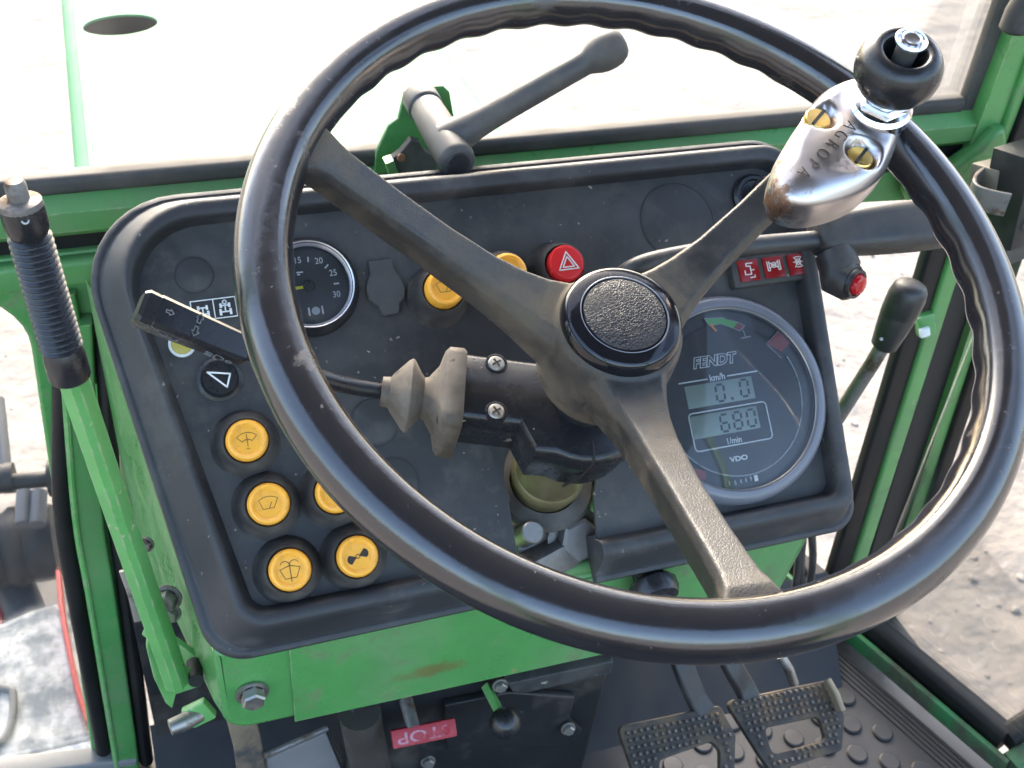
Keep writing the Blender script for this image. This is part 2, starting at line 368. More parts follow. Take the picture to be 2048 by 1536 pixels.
m_tyre = mk('dusty black casting', (.014, .014, .014), .65, var=.3, varscale=10, dirt=((.04, .036, .033), 9, .45, .7), lump=.004, lscale=25)
m_castgrey = mk('bluish grey casting', (.045, .05, .06), .5, var=.15)
m_rustred = mk('red painted edge', (.50, .05, .04), .45)
m_roof = mk('cab headlining', (.13, .13, .135), .8)
def glass_mat(name, tint=(.97, .98, .97), refl=1.0, rough=.0, film=0.0, trans=False):
    m = bpy.data.materials.new(name); m.use_nodes = True; t = m.node_tree; N = t.nodes; L = t.links; N.remove(N['Principled BSDF'])
    tr = N.new('ShaderNodeBsdfTransparent'); tr.inputs[0].default_value = (*tint, 1)
    gl = N.new('ShaderNodeBsdfGlossy'); gl.inputs['Roughness'].default_value = rough
    fr = N.new('ShaderNodeFresnel'); fr.inputs[0].default_value = 1.45
    ml = N.new('ShaderNodeMath'); ml.operation = 'MULTIPLY'; ml.inputs[1].default_value = refl; L.new(fr.outputs[0], ml.inputs[0])
    mx = N.new('ShaderNodeMixShader'); L.new(ml.outputs[0], mx.inputs[0]); L.new(tr.outputs[0], mx.inputs[1]); L.new(gl.outputs[0], mx.inputs[2])
    out = mx.outputs[0]
    if film:
        di = N.new('ShaderNodeBsdfTranslucent' if trans else 'ShaderNodeBsdfDiffuse'); di.inputs[0].default_value = (.6, .62, .66, 1)
        m2 = N.new('ShaderNodeMixShader')
        tc = N.new('ShaderNodeTexCoord'); nz = N.new('ShaderNodeTexNoise'); nz.inputs['Scale'].default_value = 14; nz.inputs['Detail'].default_value = 6; L.new(tc.outputs['Object'], nz.inputs['Vector'])
        mr = N.new('ShaderNodeMapRange'); mr.inputs[1].default_value = .35; mr.inputs[2].default_value = .75; mr.inputs[3].default_value = film * .3; mr.inputs[4].default_value = film; L.new(nz.outputs['Fac'], mr.inputs[0])
        L.new(mr.outputs[0], m2.inputs[0]); L.new(out, m2.inputs[1]); L.new(di.outputs[0], m2.inputs[2]); out = m2.outputs[0]
    L.new(out, N['Material Output'].inputs[0]); return m
m_glass = glass_mat('window glass', (.985, .99, .985), .6)
m_gaugeglass = glass_mat('gauge glass', (.97, .98, .98), 1.0, .03, .045)
def ground_mat():
    m = mk('dry sandy yard', (.232, .203, .170), .95, var=.15, varscale=1.3, dirt=[((.22, .188, .162), 5.0, .50, .75), ((.34, .305, .27), 19.0, .58, .72), ((.14, .115, .10), 26.0, .60, .72)], lump=.02, lscale=11)
    return m
m_ground = ground_mat()

# ------------------------------------------------------------------ ground
GZ = -1.95
def axis(lo, hi, step, far):
    a = [lo + i * step for i in range(int((hi - lo) / step) + 1)]
    out, s, x = [], step, hi
    while x < far: s *= 1.35; x += s; out.append(x)
    neg, s, x = [], step, lo
    while x > -far: s *= 1.35; x -= s; neg.append(x)
    return neg[::-1] + a + out
gx = axis(-2.2, 5.2, .04, 250); gy = axis(-.4, 8.0, .04, 250)
gv = []
for y in gy:
    for x in gx:
        h = mnoise.noise((x * .9, y * .9, 0)) * .03 + mnoise.noise((x * 4, y * 4, 3)) * .014 + mnoise.noise((x * 11, y * 11, 7)) * .009
        gv.append((x, y, GZ + h))
nx = len(gx)
gf = [(j * nx + i, j * nx + i + 1, (j + 1) * nx + i + 1, (j + 1) * nx + i) for j in range(len(gy) - 1) for i in range(nx - 1)]
gm = bpy.data.meshes.new('ground'); gm.from_pydata(gv, [], gf); gm.polygons.foreach_set('use_smooth', [True] * len(gf))
struct(obj('ground', gm, m_ground))
rnd = random.Random(3); stm = MB()
ico = bmesh.new(); bmesh.ops.create_icosphere(ico, subdivisions=1, radius=1.0); ico.verts.index_update()
iv = [v.co.copy() for v in ico.verts]; iff = [tuple(v.index for v in f.verts) for f in ico.faces]; ico.free()
for k in range(4200):
    x = rnd.uniform(-1.8, 4.6); y = rnd.uniform(.2, 4.0)
    if rnd.random() < (y - .8) / 3: continue
    r_ = .003 + .012 * rnd.random() ** 4
    h = mnoise.noise((x * .9, y * .9, 0)) * .03 + mnoise.noise((x * 4, y * 4, 3)) * .014 + mnoise.noise((x * 11, y * 11, 7)) * .009
    Q = T(x, y, GZ + h + r_ * .15) @ Mx.Rotation(rnd.uniform(0, 6.3), 4, 'Z') @ Mx.Diagonal((r_ * rnd.uniform(.8, 1.5), r_, r_ * rnd.uniform(.4, .8), 1))
    stm.add([p * rnd.uniform(.8, 1.15) for p in iv], iff, Q)
sto = obj('gravel', stm, mk('yard stones', (.25, .22, .19), .9, var=.25, varscale=9), ang=30); sto['kind'] = 'stuff'
sto['label'] = 'small loose stones and clods on the sandy ground'; sto['category'] = 'gravel'

# ------------------------------------------------------------------ cab shell
YF = 0.36; FLOOR = -0.84; ROOFZ = 0.95
cab = thing('tractor_cab', 'green steel cab frame with black window seals around the windscreen', 'tractor cab', T(0, YF, FLOOR))
CI = cab.matrix_world.inverted()
def cpart(name, mb, mat, ang=35, parent=None): 
    me = mb.mesh(name, ang) if isinstance(mb, MB) else mb
    me.transform(CI); return obj(name, me, mat, parent or cab)
XL, XR = -0.80, 0.535
# windscreen lower rail: bevelled green tube along X; section in (Y,Z)
def railsec(sec, x0, x1): return loft([[V((x, y, z)) for y, z in sec] for x in (x0, x1)])
cpart('rail', railsec([(.395, -.118), (.365, -.120), (.352, -.130), (.352, -.146), (.358, -.152), (.40, -.152)], XL, XR + .01), m_green, 25)
cpart('seal', sweep([(XL, .372, -.1135), (XR - .02, .372, -.1135)], [(a, b) for a, b in rrect(.010, .0075, .005)], up=(0, 0, 1)), m_sealdust)
cpart('seal', railsec([(.40, -.152), (.366, -.152), (.366, -.172), (.40, -.172)], XL, XR + .03), m_seal, 25)  # dark strip standing in for the shadow gap under the rail
# cowl sheet below the windscreen with the lower left window cut out
win = fillet([(-.345, -.195), (-.62, -.195), (-.62, -.832), (-.388, -.832)], [.055, .03, .05, .02])
sheet = plate([[(XL, -.168), (XL, -.84), (-.33, -.84), (-.318, -.60), (-.318, -.30), (.275, -.30), (.275, -.168)], win], -.006, .006, .003, Mx(((1, 0, 0, 0), (0, 0, -1, .366), (0, 1, 0, 0), (0, 0, 0, 1))))
cpart('cowl_sheet', sheet, m_green)
cpart('sheet_fold', sweep([(XL, .356, -.182), (.28, .356, -.182)], rrect(.007, .012, .005), up=(0, 0, 1)), m_green)
cpart('sheet_fold', sweep([(-.336, .352, -.238), (-.318, .352, -.238)], rrect(.004, .008, .003), up=(0, 0, 1)), m_green)
cpart('sheet_fold', sweep([(-.317, .353, -.20), (-.317, .353, -.26)], rrect(.010, .004, .003), up=(0, 1, 0)), m_green)
def line3(*pp): return [V(p) for p in pp]
lpx = [(130, 745), (129, 1011), (157, 1200), (212, 1500)]
lp = [onY(u - 4, v, .352) for u, v in lpx]
cpart('seal', sweep(catmull(lp, 6), circ(12, .0085, .009), up=(0, 1, 0)), m_seal)
gp = [onY(u, v, .350) for u, v in ((150, 640), (175, 1011), (205, 1200), (251, 1500), (256, 1545))]
cpart('door_post', sweep(catmull(gp, 6), rrect(.0125, .008, .003), up=(0, 1, 0)), m_green, 25)
gp2 = [p + V((-.011, -.008, 0)) for p in gp]
cpart('post_lip', sweep(catmull(gp2, 6), circ(8, .003), up=(0, 1, 0)), m_greenworn)
bp = [onY(u, v, .352) for u, v in ((205, 560), (212, 760), (228, 1011), (253, 1200), (293, 1520))]
cpart('seal', sweep(catmull(bp, 6), circ(12, .0075, .009), up=(0, 1, 0)), m_seal)
cpart('sill_bar', sweep([onY(-60, 1545, .352), onY(270, 1508, .352)], rrect(.006, .012, .003), up=(0, 1, 0)), m_greypl)
# panes
def pane(name, a, b, c, d, th=.004):
    a, b, c, d = map(V, (a, b, c, d)); n = (b - a).cross(d - a).normalized() * th
    mb = MB().add([a, b, c, d, a + n, b + n, c + n, d + n], [(0, 1, 2, 3), (4, 5, 6, 7), (0, 1, 5, 4), (1, 2, 6, 5), (2, 3, 7, 6), (3, 0, 4, 7)])
    return cpart(name, mb, m_glass)
wsp = pane('windscreen', (XL, .378, -.12), (XR - .01, .378, -.12), (XR - .01, .378, ROOFZ), (XL, .378, ROOFZ))
wsp.data.materials[0] = glass_mat('dusty windscreen glass', (.97, .975, .97), .6, 0, .022, True)
pane('lower_pane', (-.63, .376, -.80), (-.33, .376, -.80), (-.33, .376, -.19), (-.63, .376, -.19))
# right front corner: vertical members one behind the other, following the corner towards the door
PUP = .95
def member(name, px, sec, mat, y=YF, upto=PUP, ang=25):
    a = onY(*px[0], y); b = onY(*px[1], y); d = (a - b) / (a.z - b.z)
    top = a + d * (upto - a.z); bot = b + d * (-.16 - b.z)
    return cpart(name, sweep([bot, top], sec, up=(0, 1, 0)), mat, ang)
member('seal', ((1990, 60), (1895, 335)), rrect(.0115, .007, .004), m_sealdust, .372)
member('corner_post', ((2027, 60), (1935, 300)), [(-.014, -.016), (-.014, .006), (-.007, .012), (.012, .012), (.014, .008), (.014, -.016)], m_green, .366)
# below the rail the right lower opening: seal, thin green post, black gap, door frame, door seal
def lowmember(name, px, sec, mat, y, z1=-.165, ang=25):
    pts = [onY(u, v, y) for u, v in px]
    d = (pts[0] - pts[-1]) / (pts[0].z - pts[-1].z)
    pts = [pts[0] + d * (z1 - pts[0].z)] + pts + [pts[-1] + d * ((FLOOR - .03) - pts[-1].z)]
    return cpart(name, sweep(pts[::-1], sec, up=(0, 1, 0)), mat, ang)
lowmember('seal', ((1808, 700), (1685, 1100)), rrect(.0145, .008, .005), m_seal, .366, -.20)
lowmember('corner_post', ((1840, 700), (1715, 1100)), rrect(.0110, .012, .004), m_green, .366, -.20)
lowmember('seal', ((1883, 700), (1758, 1100)), rrect(.022, .008, .004), m_dark, .366, -.13)
lowmember('door_frame', ((1930, 700), (1798, 1100)), [(-.014, -.012), (-.014, .010), (-.004, .014), (.014, .004), (.014, -.012)], m_green, .360, -.10)
lowmember('seal', ((1958, 700), (1825, 1100)), rrect(.011, .010, .005), m_seal, .352, -.10)
# upper right: door frame beside the windscreen post
member('seal', ((2052, 60), (1972, 300)), rrect(.010, .008, .003), m_dark, .362)
member('door_frame', ((2080, 60), (1994, 300)), rrect(.012, .010, .004), m_green, .355)
member('seal', ((2112, 60), (2022, 300)), rrect(.014, .010, .004), m_seal, .350)
# corner gusset
gus = [onY(u, v, .345) for u, v in ((1820, 332), (1905, 325), (1955, 290), (1985, 255), (2003, 250), (2008, 280), (1985, 320), (1948, 360), (1930, 420), (1840, 440), (1810, 390))]
gl2 = [(p.x, p.z) for p in gus]
cpart('corner_gusset', plate([gl2], -.005, .014, .005, Mx(((1, 0, 0, 0), (0, 0, -1, .352), (0, 1, 0, 0), (0, 0, 0, 1)))), m_green, 60)
cpart('corner_fill', plate([[(.245, -.165), (.56, -.165), (.56, -.22), (.245, -.20)]], -.004, .004, .001, Mx(((1, 0, 0, 0), (0, 0, -1, .371), (0, 1, 0, 0), (0, 0, 0, 1)))), m_green)
cpart('corner_seal', railsec([(.40, -.152), (.360, -.154), (.360, -.176), (.40, -.176)], .40, .56), m_seal, 25)
# door sill and door pane: the cab widens towards the rear
S0, S1 = onZ(1722, 1236, -.80), onZ(2012, 1478, -.80)
sd = (S1 - S0).normalized(); S00 = S0 - sd * .12; sn = V((-sd.y, sd.x, 0)); sn = sn if sn.x > 0 else -sn
cpart('seal', sweep([S00, S1], rrect(.014, .017, .008), up=(0, 0, 1)), m_seal)
cpart('sill', sweep([S00 - sn * .024 + V((0, 0, -.012)), S1 - sn * .024 + V((0, 0, -.012)) + sd * .02], rrect(.004, .012, .002), up=(0, 0, 1)), m_sill)
S2 = S1 + sn * .10 + V((0, 0, .035)) + sd * .02
cpart('seal', sweep([S1, S2], rrect(.014, .017, .008), up=(0, 0, 1)), m_seal)
cpart('sill', sweep([S1 - sn * .018 + sd * .022 + V((0, 0, -.012)), S2 + sd * .022 + V((0, 0, -.012))], rrect(.012, .014, .004), up=(0, 0, 1)), m_sill)
DP1 = S1 + sd * .5
pane('door_pane', S0 + sn * .004, DP1 + sn * .004, DP1 + sn * .004 + V((0, 0, 1.6)), S0 + sn * .004 + V((0, 0, 1.6)))
# unseen roof, posts and rear wall; roof and wall sized for the inside light
rf = cpart('roof', rbox(1.45, 1.55, .07, .03, T(-.03, -.43, ROOFZ + .035)), m_roof)
for x, y in ((XL - .0, .36), (-.78, -1.2), (.72, -1.2)):
    cpart('cab_post', sweep([(x, y, FLOOR), (x, y, ROOFZ)], rrect(.03, .03, .008), up=(0, 1, 0)), m_green)
cpart('rear_wall', rbox(1.45, .03, .50, .01, T(-.03, -1.2, FLOOR + .24)), m_boxblk)

# ------------------------------------------------------------------ floor and mat
fl = struct(obj('floor', rbox(1.45, 1.62, .03, .002, T(-.08, -.44, FLOOR - .018)), m_boxblk))
matt = thing('floor_mat', 'black rubber floor mat with raised round studs beside the door sill', 'floor mat', T(.3, .1, FLOOR))
MI = matt.matrix_world.inverted()
edge0 = S00 - sn * .040; edge1 = S1 - sn * .040 + sd * .1
ml = [(edge0.x, edge0.y), (edge1.x, edge1.y), (-.34, edge1.y - .02), (-.34, .345), (edge0.x, .345)]
me = plate([ml], -.002, .006, .002, T(0, 0, FLOOR + .002)); me.transform(MI); obj('mat_sheet', me, m_mat, matt)
for k in range(5):
    o_ = sn * -(.042 + .0065 * k)
    me = sweep([S0 + o_ + V((0, 0, FLOOR + .008 + .80)), S1 + o_ + sd * .08 + V((0, 0, FLOOR + .008 + .80))], rrect(.0028, .002, .0012, 2), up=(0, 0, 1)); me = me.mesh('rib'); me.transform(MI); obj('rib', me, m_mat, matt)
stud = lathe([(.0125, 0), (.0125, .002), (.0108, .0036), (0, .0040)], 20).mesh('stud', 30)
stud.materials.append(m_mat)
base = onZ(1752, 1410, FLOOR + .008); ux, uy = (onZ(1765, 1466, FLOOR + .008) - base), (onZ(1690, 1424, FLOOR + .008) - base)
for i in range(-3, 4):
    for j in range(-1, 8):
        p = base + ux * (i + (.5 if j % 2 else 0)) + uy * j * .9
        if (p - S0).dot(sn) > -.088 or p.y > .33 or p.y < -.06 or p.x < .02: continue
        o = bpy.data.objects.new('stud', stud); col.objects.link(o); o.parent = matt; o.matrix_local = MI @ T(p.x, p.y, FLOOR + .008)
# toe board: slopes up towards the bulkhead, widened and raised to block low sun
tb = MB().add([(-.32, .22, FLOOR + .005), (.50, .22, FLOOR + .005), (.53, .345, FLOOR + .085), (-.32, .345, FLOOR + .085), (-.32, .22, FLOOR), (.50, .22, FLOOR), (.53, .345, FLOOR), (-.32, .345, FLOOR)], [(0, 1, 2, 3), (0, 1, 5, 4), (1, 2, 6, 5), (3, 0, 4, 7), (2, 3, 7, 6), (4, 5, 6, 7)])
tbm = tb.mesh('toe_board'); tbm.transform(MI); obj('toe_board', tbm, m_mat, matt)
tag(obj('bulkhead', rbox(.56, .02, .42, .004, T(-.035, .345, -.64)), m_boxblk), 'black steel bulkhead behind the control box and pedals', 'bulkhead')

# ------------------------------------------------------------------ green console under the instrument panel
con = thing('steering_console', 'green painted steel console under the black instrument panel', 'console', T(0, .2, -.42))
NI = con.matrix_world.inverted()
def npart(name, mb, mat, ang=35, parent=None):
    me = mb.mesh(name, ang) if isinstance(mb, MB) else mb
    me.transform(NI); return obj(name, me, mat, parent or con)
zt = lambda y: -.304 + (y - .041) * .9476
def ushell(y, xl, xr, zb, ztp, rb):
    L = fillet([(xl, ztp), (xl, zb), (xr - .02, zb - .012), (xr, ztp)], [.001, rb, .012, .001], 6)
    return [V((x, y, z)) for x, z in L[7:21]]
def wall(y, xl, xr, zb, ztp, rb): 
    q = ushell(y, xl, xr, zb, ztp, rb); return [V((xl, y, ztp))] + q + [V((xr, y, ztp))]
rings = [wall(.058, -.2475, .2165, -.391, zt(.058), .02), wall(.075, -.252, .222, -.398, zt(.075), .022), wall(.20, -.274, .246, -.43, zt(.19), .022), wall(.27, -.286, .256, -.47, zt(.19), .022), wall(.34, -.297, .264, -.51, zt(.17), .022)]
npart('body', loft(rings, closed_ring=False, cap=False), m_green, 40)
XZ = lambda y: Mx(((1, 0, 0, 0), (0, 0, -1, y), (0, 1, 0, 0), (0, 0, 0, 1)))
fo = fillet([(-.2475, -.302), (-.2475, -.391), (.1965, -.403), (.2165, -.302)], [.004, .02, .012, .004], 6)
npart('front_sheet', plate([fo], -.004, .006, .005, XZ(.058)), m_green, 60)
npart('front_plate', plate([[(-.198, -.306), (-.198, -.394), (.185, -.404), (.20, -.306)]], 0, .0022, .0008, XZ(.0522)), m_front)
npart('edge_roll', sweep([(-.05, .060, -.302), (.04, .060, -.302)], circ(12, .0055)), m_green)
def hexhead(r, h, M):
    mb = lathe([(0, 0), (r * 1.35, 0), (r * 1.35, .0016), (r, .0016)], 28, M)
    hx = lathe([(r, .0016), (r, h * .85), (r * .86, h), (0, h)], 6, M); mb.add(hx.v, hx.f); return mb
b0 = onY(505, 1388, .050)
npart('bolt', hexhead(.0085, .010, axisM((b0.x, .0512, b0.z), (0, -1, 0), (1, 0, .3))), m_steel, 20)
kb = onY(1300, 1172, .040)
npart('knob', lathe([(0, .022), (.010, .022), (.011, .020), (.011, .016), (.017, .014), (.019, .010), (.019, .002), (.015, -.002), (.012, -.004), (.012, -.03)], 12, axisM((kb.x, .040, kb.z + .004), (0, -.75, -.2), (1, 0, 0))), m_black, 30)
# black cable run on the right side
ct = thing('cable_bundle', 'black cables running down beside the right end of the console', 'cables', T(.27, .2, -.5))
for k in range(3):
    p0, p1 = onY(1596 + 14 * k, 1040, .20), onY(1590 + 14 * k, 1190, .22)
    me = sweep(catmull([p0 + V((0, .02, .08)), p0, (p0 + p1) / 2 + V((.003 * (-1) ** k, 0, 0)), p1, p1 + (p1 - p0) * .8], 5), .0042).mesh('cable'); me.transform(ct.matrix_world.inverted()); obj('cable', me, m_lever, ct)

# ------------------------------------------------------------------ instrument panel
pan = thing('instrument_panel', 'black plastic instrument panel with dials, yellow push buttons and a rounded raised rim', 'dashboard', FP)
HF = .016
xNL, xNR = -.036, .022
def qring(TL, TR, BR, BL, rad, h):
    L = fillet([BL, BR, TR, TL], rad, 10)     # starts at BL arc, then BR, TR, TL
    a = L[:11]; rest = L[11:]
    yb = (BL[1] + BR[1]) / 2
    pts = [(xNR, yb)] + rest + a + [(xNL, yb)]
    return [V((x, y, h)) for x, y in pts]
rad = [.030, .022, .040, .062]
def qr(ins, h, shr=0.0):
    b = dict(TL=(-.298, .141), TR=(.262, .141), BR=(.242, -.176), BL=(-.248, -.176))
    l, r, t, bo = ins
    return qring((b['TL'][0] + l, b['TL'][1] - t), (b['TR'][0] - r, b['TR'][1] - t), (b['BR'][0] - r, b['BR'][1] + bo), (b['BL'][0] + l, b['BL'][1] + bo), [max(.010, q - shr) for q in rad], h)
bz = [qr((.004, .004, .004, .004), -.004), qr((0, 0, 0, 0), -.003), qr((-.001, -.001, -.001, -.001), .001), qr((.0, .0, .0, .0), .0045), qr((.003, .003, .003, .003), .0058, .002),
      qr((.0045, .0035, .0035, .0045), .0052, .002), qr((.006, .005, .005, .006), .0062, .003), qr((.0185, .012, .012, .016), .0262, .008), qr((.0212, .0138, .0138, .0190), .0294, .009), qr((.0222, .016, .016, .0205), .0300, .010),
      qr((.023, .0215, .0225, .0255), .0302, .013), qr((.0255, .0235, .0245, .028), .0285, .015), qr((.027, .0245, .0255, .0295), .0240, .016), qr((.031, .027, .027, .031), .0155, .018), qr((.034, .030, .030, .034), .0150, .02)]
obj('rim_moulding', loft(bz, closed_ring=False, cap=False), m_bezel, pan, ang=50)
# solidify ends beside the column notch
for x in (xNL, xNR):
    yb = [r[0].y for r in bz]; hh = [r[0].z for r in bz]
    obj('rim_end', MB().add([(x, a, b) for a, b in zip(yb, hh)] + [(x, yb[-1], -.004)], [tuple(range(len(yb) + 1))]), m_bezel, pan)
fr = qr((.030, .026, .026, .030), 0, .018)
notch = [(xNL, -.146), (-.035, -.108)] + arc(-.001, -.094, .0345, 200, -20, 18) + [(.028, -.115), (xNR + .002, -.146)]
face = [(p.x, p.y) for p in fr[1:-1]] + notch
obj('face', plate([face], HF - .003, HF, .0004), m_panel, pan)
# surface crease lines of unused openings
def ringmesh(r, wd, h): return lathe([(r - wd, 0), (r - wd * .6, h), (r + wd * .6, h), (r + wd, 0)], 48)
for (u, v, r) in ((388, 549, .0115), (750, 842, .0155), (790, 962, .0155)):
    c = onP(u, v, HF)
    b_ = obj('blanking_disc', lathe([(0, .0004), (r - .001, .0006), (r, .0004), (r, -.001)], 48), m_panel, pan, T(c.x, c.y, HF))
    obj('disc_edge', ringmesh(r + .0006, .0007, .0007), m_bezel, b_)
c = onP(1355, 442, HF)
b_ = obj('blanking_disc', lathe([(0, .0004), (.0285, .0006), (.0295, .0004), (.0295, -.001)], 64), m_panel, pan, T(c.x, c.y, HF))
obj('disc_edge', ringmesh(.0302, .0006, .0006), m_bezel, b_)
obj('disc_edge', ringmesh(.026, .0005, .0005), m_panel, b_)
# socket cover, keyhole shaped flap
pl_ = [(735, 522), (783, 517), (787, 540), (800, 553), (811, 575), (810, 596), (800, 608), (800, 622), (796, 628), (768, 632), (762, 627), (757, 612), (738, 600), (731, 580), (735, 560), (740, 548)]
L = [onP(u, v, HF + .004) for u, v in pl_]
obj('socket_cover', plate([[(p.x, p.y) for p in L]], HF, HF + .0050, .0012), m_panel, pan)

def collar(name, u, v, hcap, r0=.0215, mat=m_rubber):
    c = onP(u, v, hcap)
    k = lathe([(r0 + .0015, 0), (r0, .0022), (r0 - .0012, .007), (r0 - .0035, .0135), (r0 - .0055, .0165), (.0150, .0172), (.0142, .0165), (.0142, .010), (0, .010)], 48)
    return obj(name, k, mat, pan, T(c.x, c.y, HF)), c
def capmesh(r=.0135, dish=True):
    if dish: return lathe([(r - .0005, .010), (r, .0165), (r, .0215), (r - .0011, .0236), (r - .0024, .0242), (r - .0037, .0234), (r - .0048, .0221), (0, .0217)], 48)
    return lathe([(r - .0005, .010), (r, .0155), (r, .0205), (r - .0012, .0222), (r - .003, .0226), (0, .0228)], 48)
HC = HF + .020
s = .0011
def icon_wiper(kind):
    L_ = []
    if kind == 0: L_ = [arc(0, -.004, .009, 45, 135, 10), arc(0, -.004, .0045, 45, 135, 6), [(.0064, .0024), (.0032, -.0008)], [(-.0064, .0024), (-.0032, -.0008)], [(0, -.004), (0, .004)], [(-.001, -.0055), (.001, -.0055)]]
    if kind == 1: L_ = [[(-.006, .003), (-.004, -.003), (.003, -.003), (.0062, .003)], arc(0, -.006, .0108, 55, 125, 8), [(0, -.003), (.002, .001)]]
    if kind == 2: L_ = [arc(-.003, .003, .003, 20, 160, 8), arc(.003, .003, .003, 20, 160, 8), [(-.0065, .001), (-.0038, -.0052), (.0035, -.0052), (.0065, .001)], [(-.0065, .001), (0, .003), (.0065, .001)], [(0, -.0075), (0, .0045)]]
    if kind == 3: L_ = []
    if kind == 4: L_ = [arc(0, 0, .005, 0, 360, 20)]
    return L_
spec_ = [('screen wiper', 494, 881, 0), ('rear wiper', 537, 1008, 1), ('screen washer', 580, 1140, 2), ('cab fan', 715, 1113, 3), ('half hidden', 672, 985, 1), ('work lamp', 889, 577, 1), ('beacon', 1015, 545, 4)]
for i, (nm, u, v, k) in enumerate(spec_):
    tall = .006 if i > 4 else 0
    co_, c = collar('push_button', u, v, HC + tall)
    if tall: co_.scale = (1, 1, 1.32)
    cp = obj('button_cap', capmesh(), m_yellow, co_)
    if k == 3:
        blade = [(.0008, .0002)] + arc(.0042, .0008, .0032, -70, 75, 8); b2 = [(-x, -y) for x, y in blade]
        ic = plate([blade], 0, .0003, 0, T(0, 0, .0218) @ RZ(8)); obj('icon', ic, m_inkblack, co_)
        ic = plate([b2], 0, .0003, 0, T(0, 0, .0218) @ RZ(8)); obj('icon', ic, m_inkblack, co_)
        obj('icon', strokes([arc(0, 0, .0013, 0, 360, 12)], .0004, .0003, T(0, 0, .0218)), m_inkblack, co_)
    else: obj('icon', strokes(icon_wiper(k), .00042 if k != 4 else .0008, .0003, T(0, 0, .0218)), m_ink if k != 2 else m_inkblack, co_)
co_, c = collar('hazard_button', 1132, 527, HC + .006); co_.scale = (1, 1, 1.32)
obj('button_cap', capmesh(.0132, False), m_red, co_)
tri = lambda r: [(r * math.cos(R(a)), r * math.sin(R(a)) - .001) for a in (90, 210, 330, 90)]
obj('icon', strokes([tri(.0085), tri(.0050)], .0008, .0004, T(0, 0, .0227)), m_white, co_)
co_['label'] = 'red hazard button with white triangle'
# horn button: black with white triangle outline
c = onP(440, 755, HF + .010)
hb = obj('horn_button', lathe([(.0150, 0), (.0150, .002), (.0125, .0035), (.0120, .009), (.0112, .0102), (0, .0104)], 48), m_black, pan, T(c.x, c.y, HF))
obj('icon', strokes([[(-.0075, .0045), (.0068, .0015), (.0035, -.0070), (-.0075, .0045)]], .0011, .0004, T(0, 0, .0104)), m_white, hb)
# axle symbol plate
q = [onP(u, v, HF + .001) for u, v in ((380, 604), (466, 591), (478, 636), (385, 655))]
xm0, xm1, ym0, ym1 = q[0].x, q[1].x + .001, q[3].y + .004, q[0].y
pw, ph = xm1 - xm0, ym1 - ym0
sp_ = obj('symbol_plate', plate([[(0, 0), (pw, 0), (pw, ph), (0, ph)]], 0, .0010, .0003), m_dial, pan, T(xm0, ym0, HF))
obj('print', strokes([[(0, 0), (pw, 0), (pw, ph), (0, ph), (0, 0)], [(pw / 2, 0), (pw / 2, ph)]], .0007, .0004, T(0, 0, .0010)), m_white, sp_)
for k in range(2):
    cx, cy, S_ = pw * (.25 + .5 * k), ph * .5, ph * .13
    Ls = [[(cx - 1.2 * S_, cy + .9 * S_), (cx + 1.2 * S_, cy + .9 * S_)], [(cx, cy + .9 * S_), (cx, cy - 1.6 * S_)], [(cx - 1.6 * S_, cy - 1.6 * S_), (cx + 1.6 * S_, cy - 1.6 * S_)]]
    obj('print', strokes(Ls, .0009, .0004, T(0, 0, .0010)), m_white, sp_)
    Ls = [[(cx + s_ * 1.6 * S_, cy + .3 * S_), (cx + s_ * 1.6 * S_, cy + 1.5 * S_)] for s_ in (-1, 1)] + [[(cx + s_ * 1.9 * S_, cy - 2.6 * S_), (cx + s_ * 1.9 * S_, cy - .7 * S_)] for s_ in (-1, 1)]
    obj('print', strokes(Ls, .0016, .0004, T(0, 0, .0010)), m_white, sp_)
    if k: obj('print', strokes([arc(cx, cy + 2.2 * S_, S_ * .7, 0, 360, 12)], .0009, .0004, T(0, 0, .0010)), m_white, sp_)
# small tell-tale half hidden behind the stalk
c = onP(364, 688, HF + .002)
tl = obj('indicator_lamp', lathe([(.0088, 0), (.0088, .0025), (.0074, .0032), (.0070, .002), (0, .002)], 32), m_white, pan, T(c.x, c.y, HF))
obj('lens', lathe([(.0069, .0021), (.005, .0030), (0, .0034)], 32), m_lens, tl)
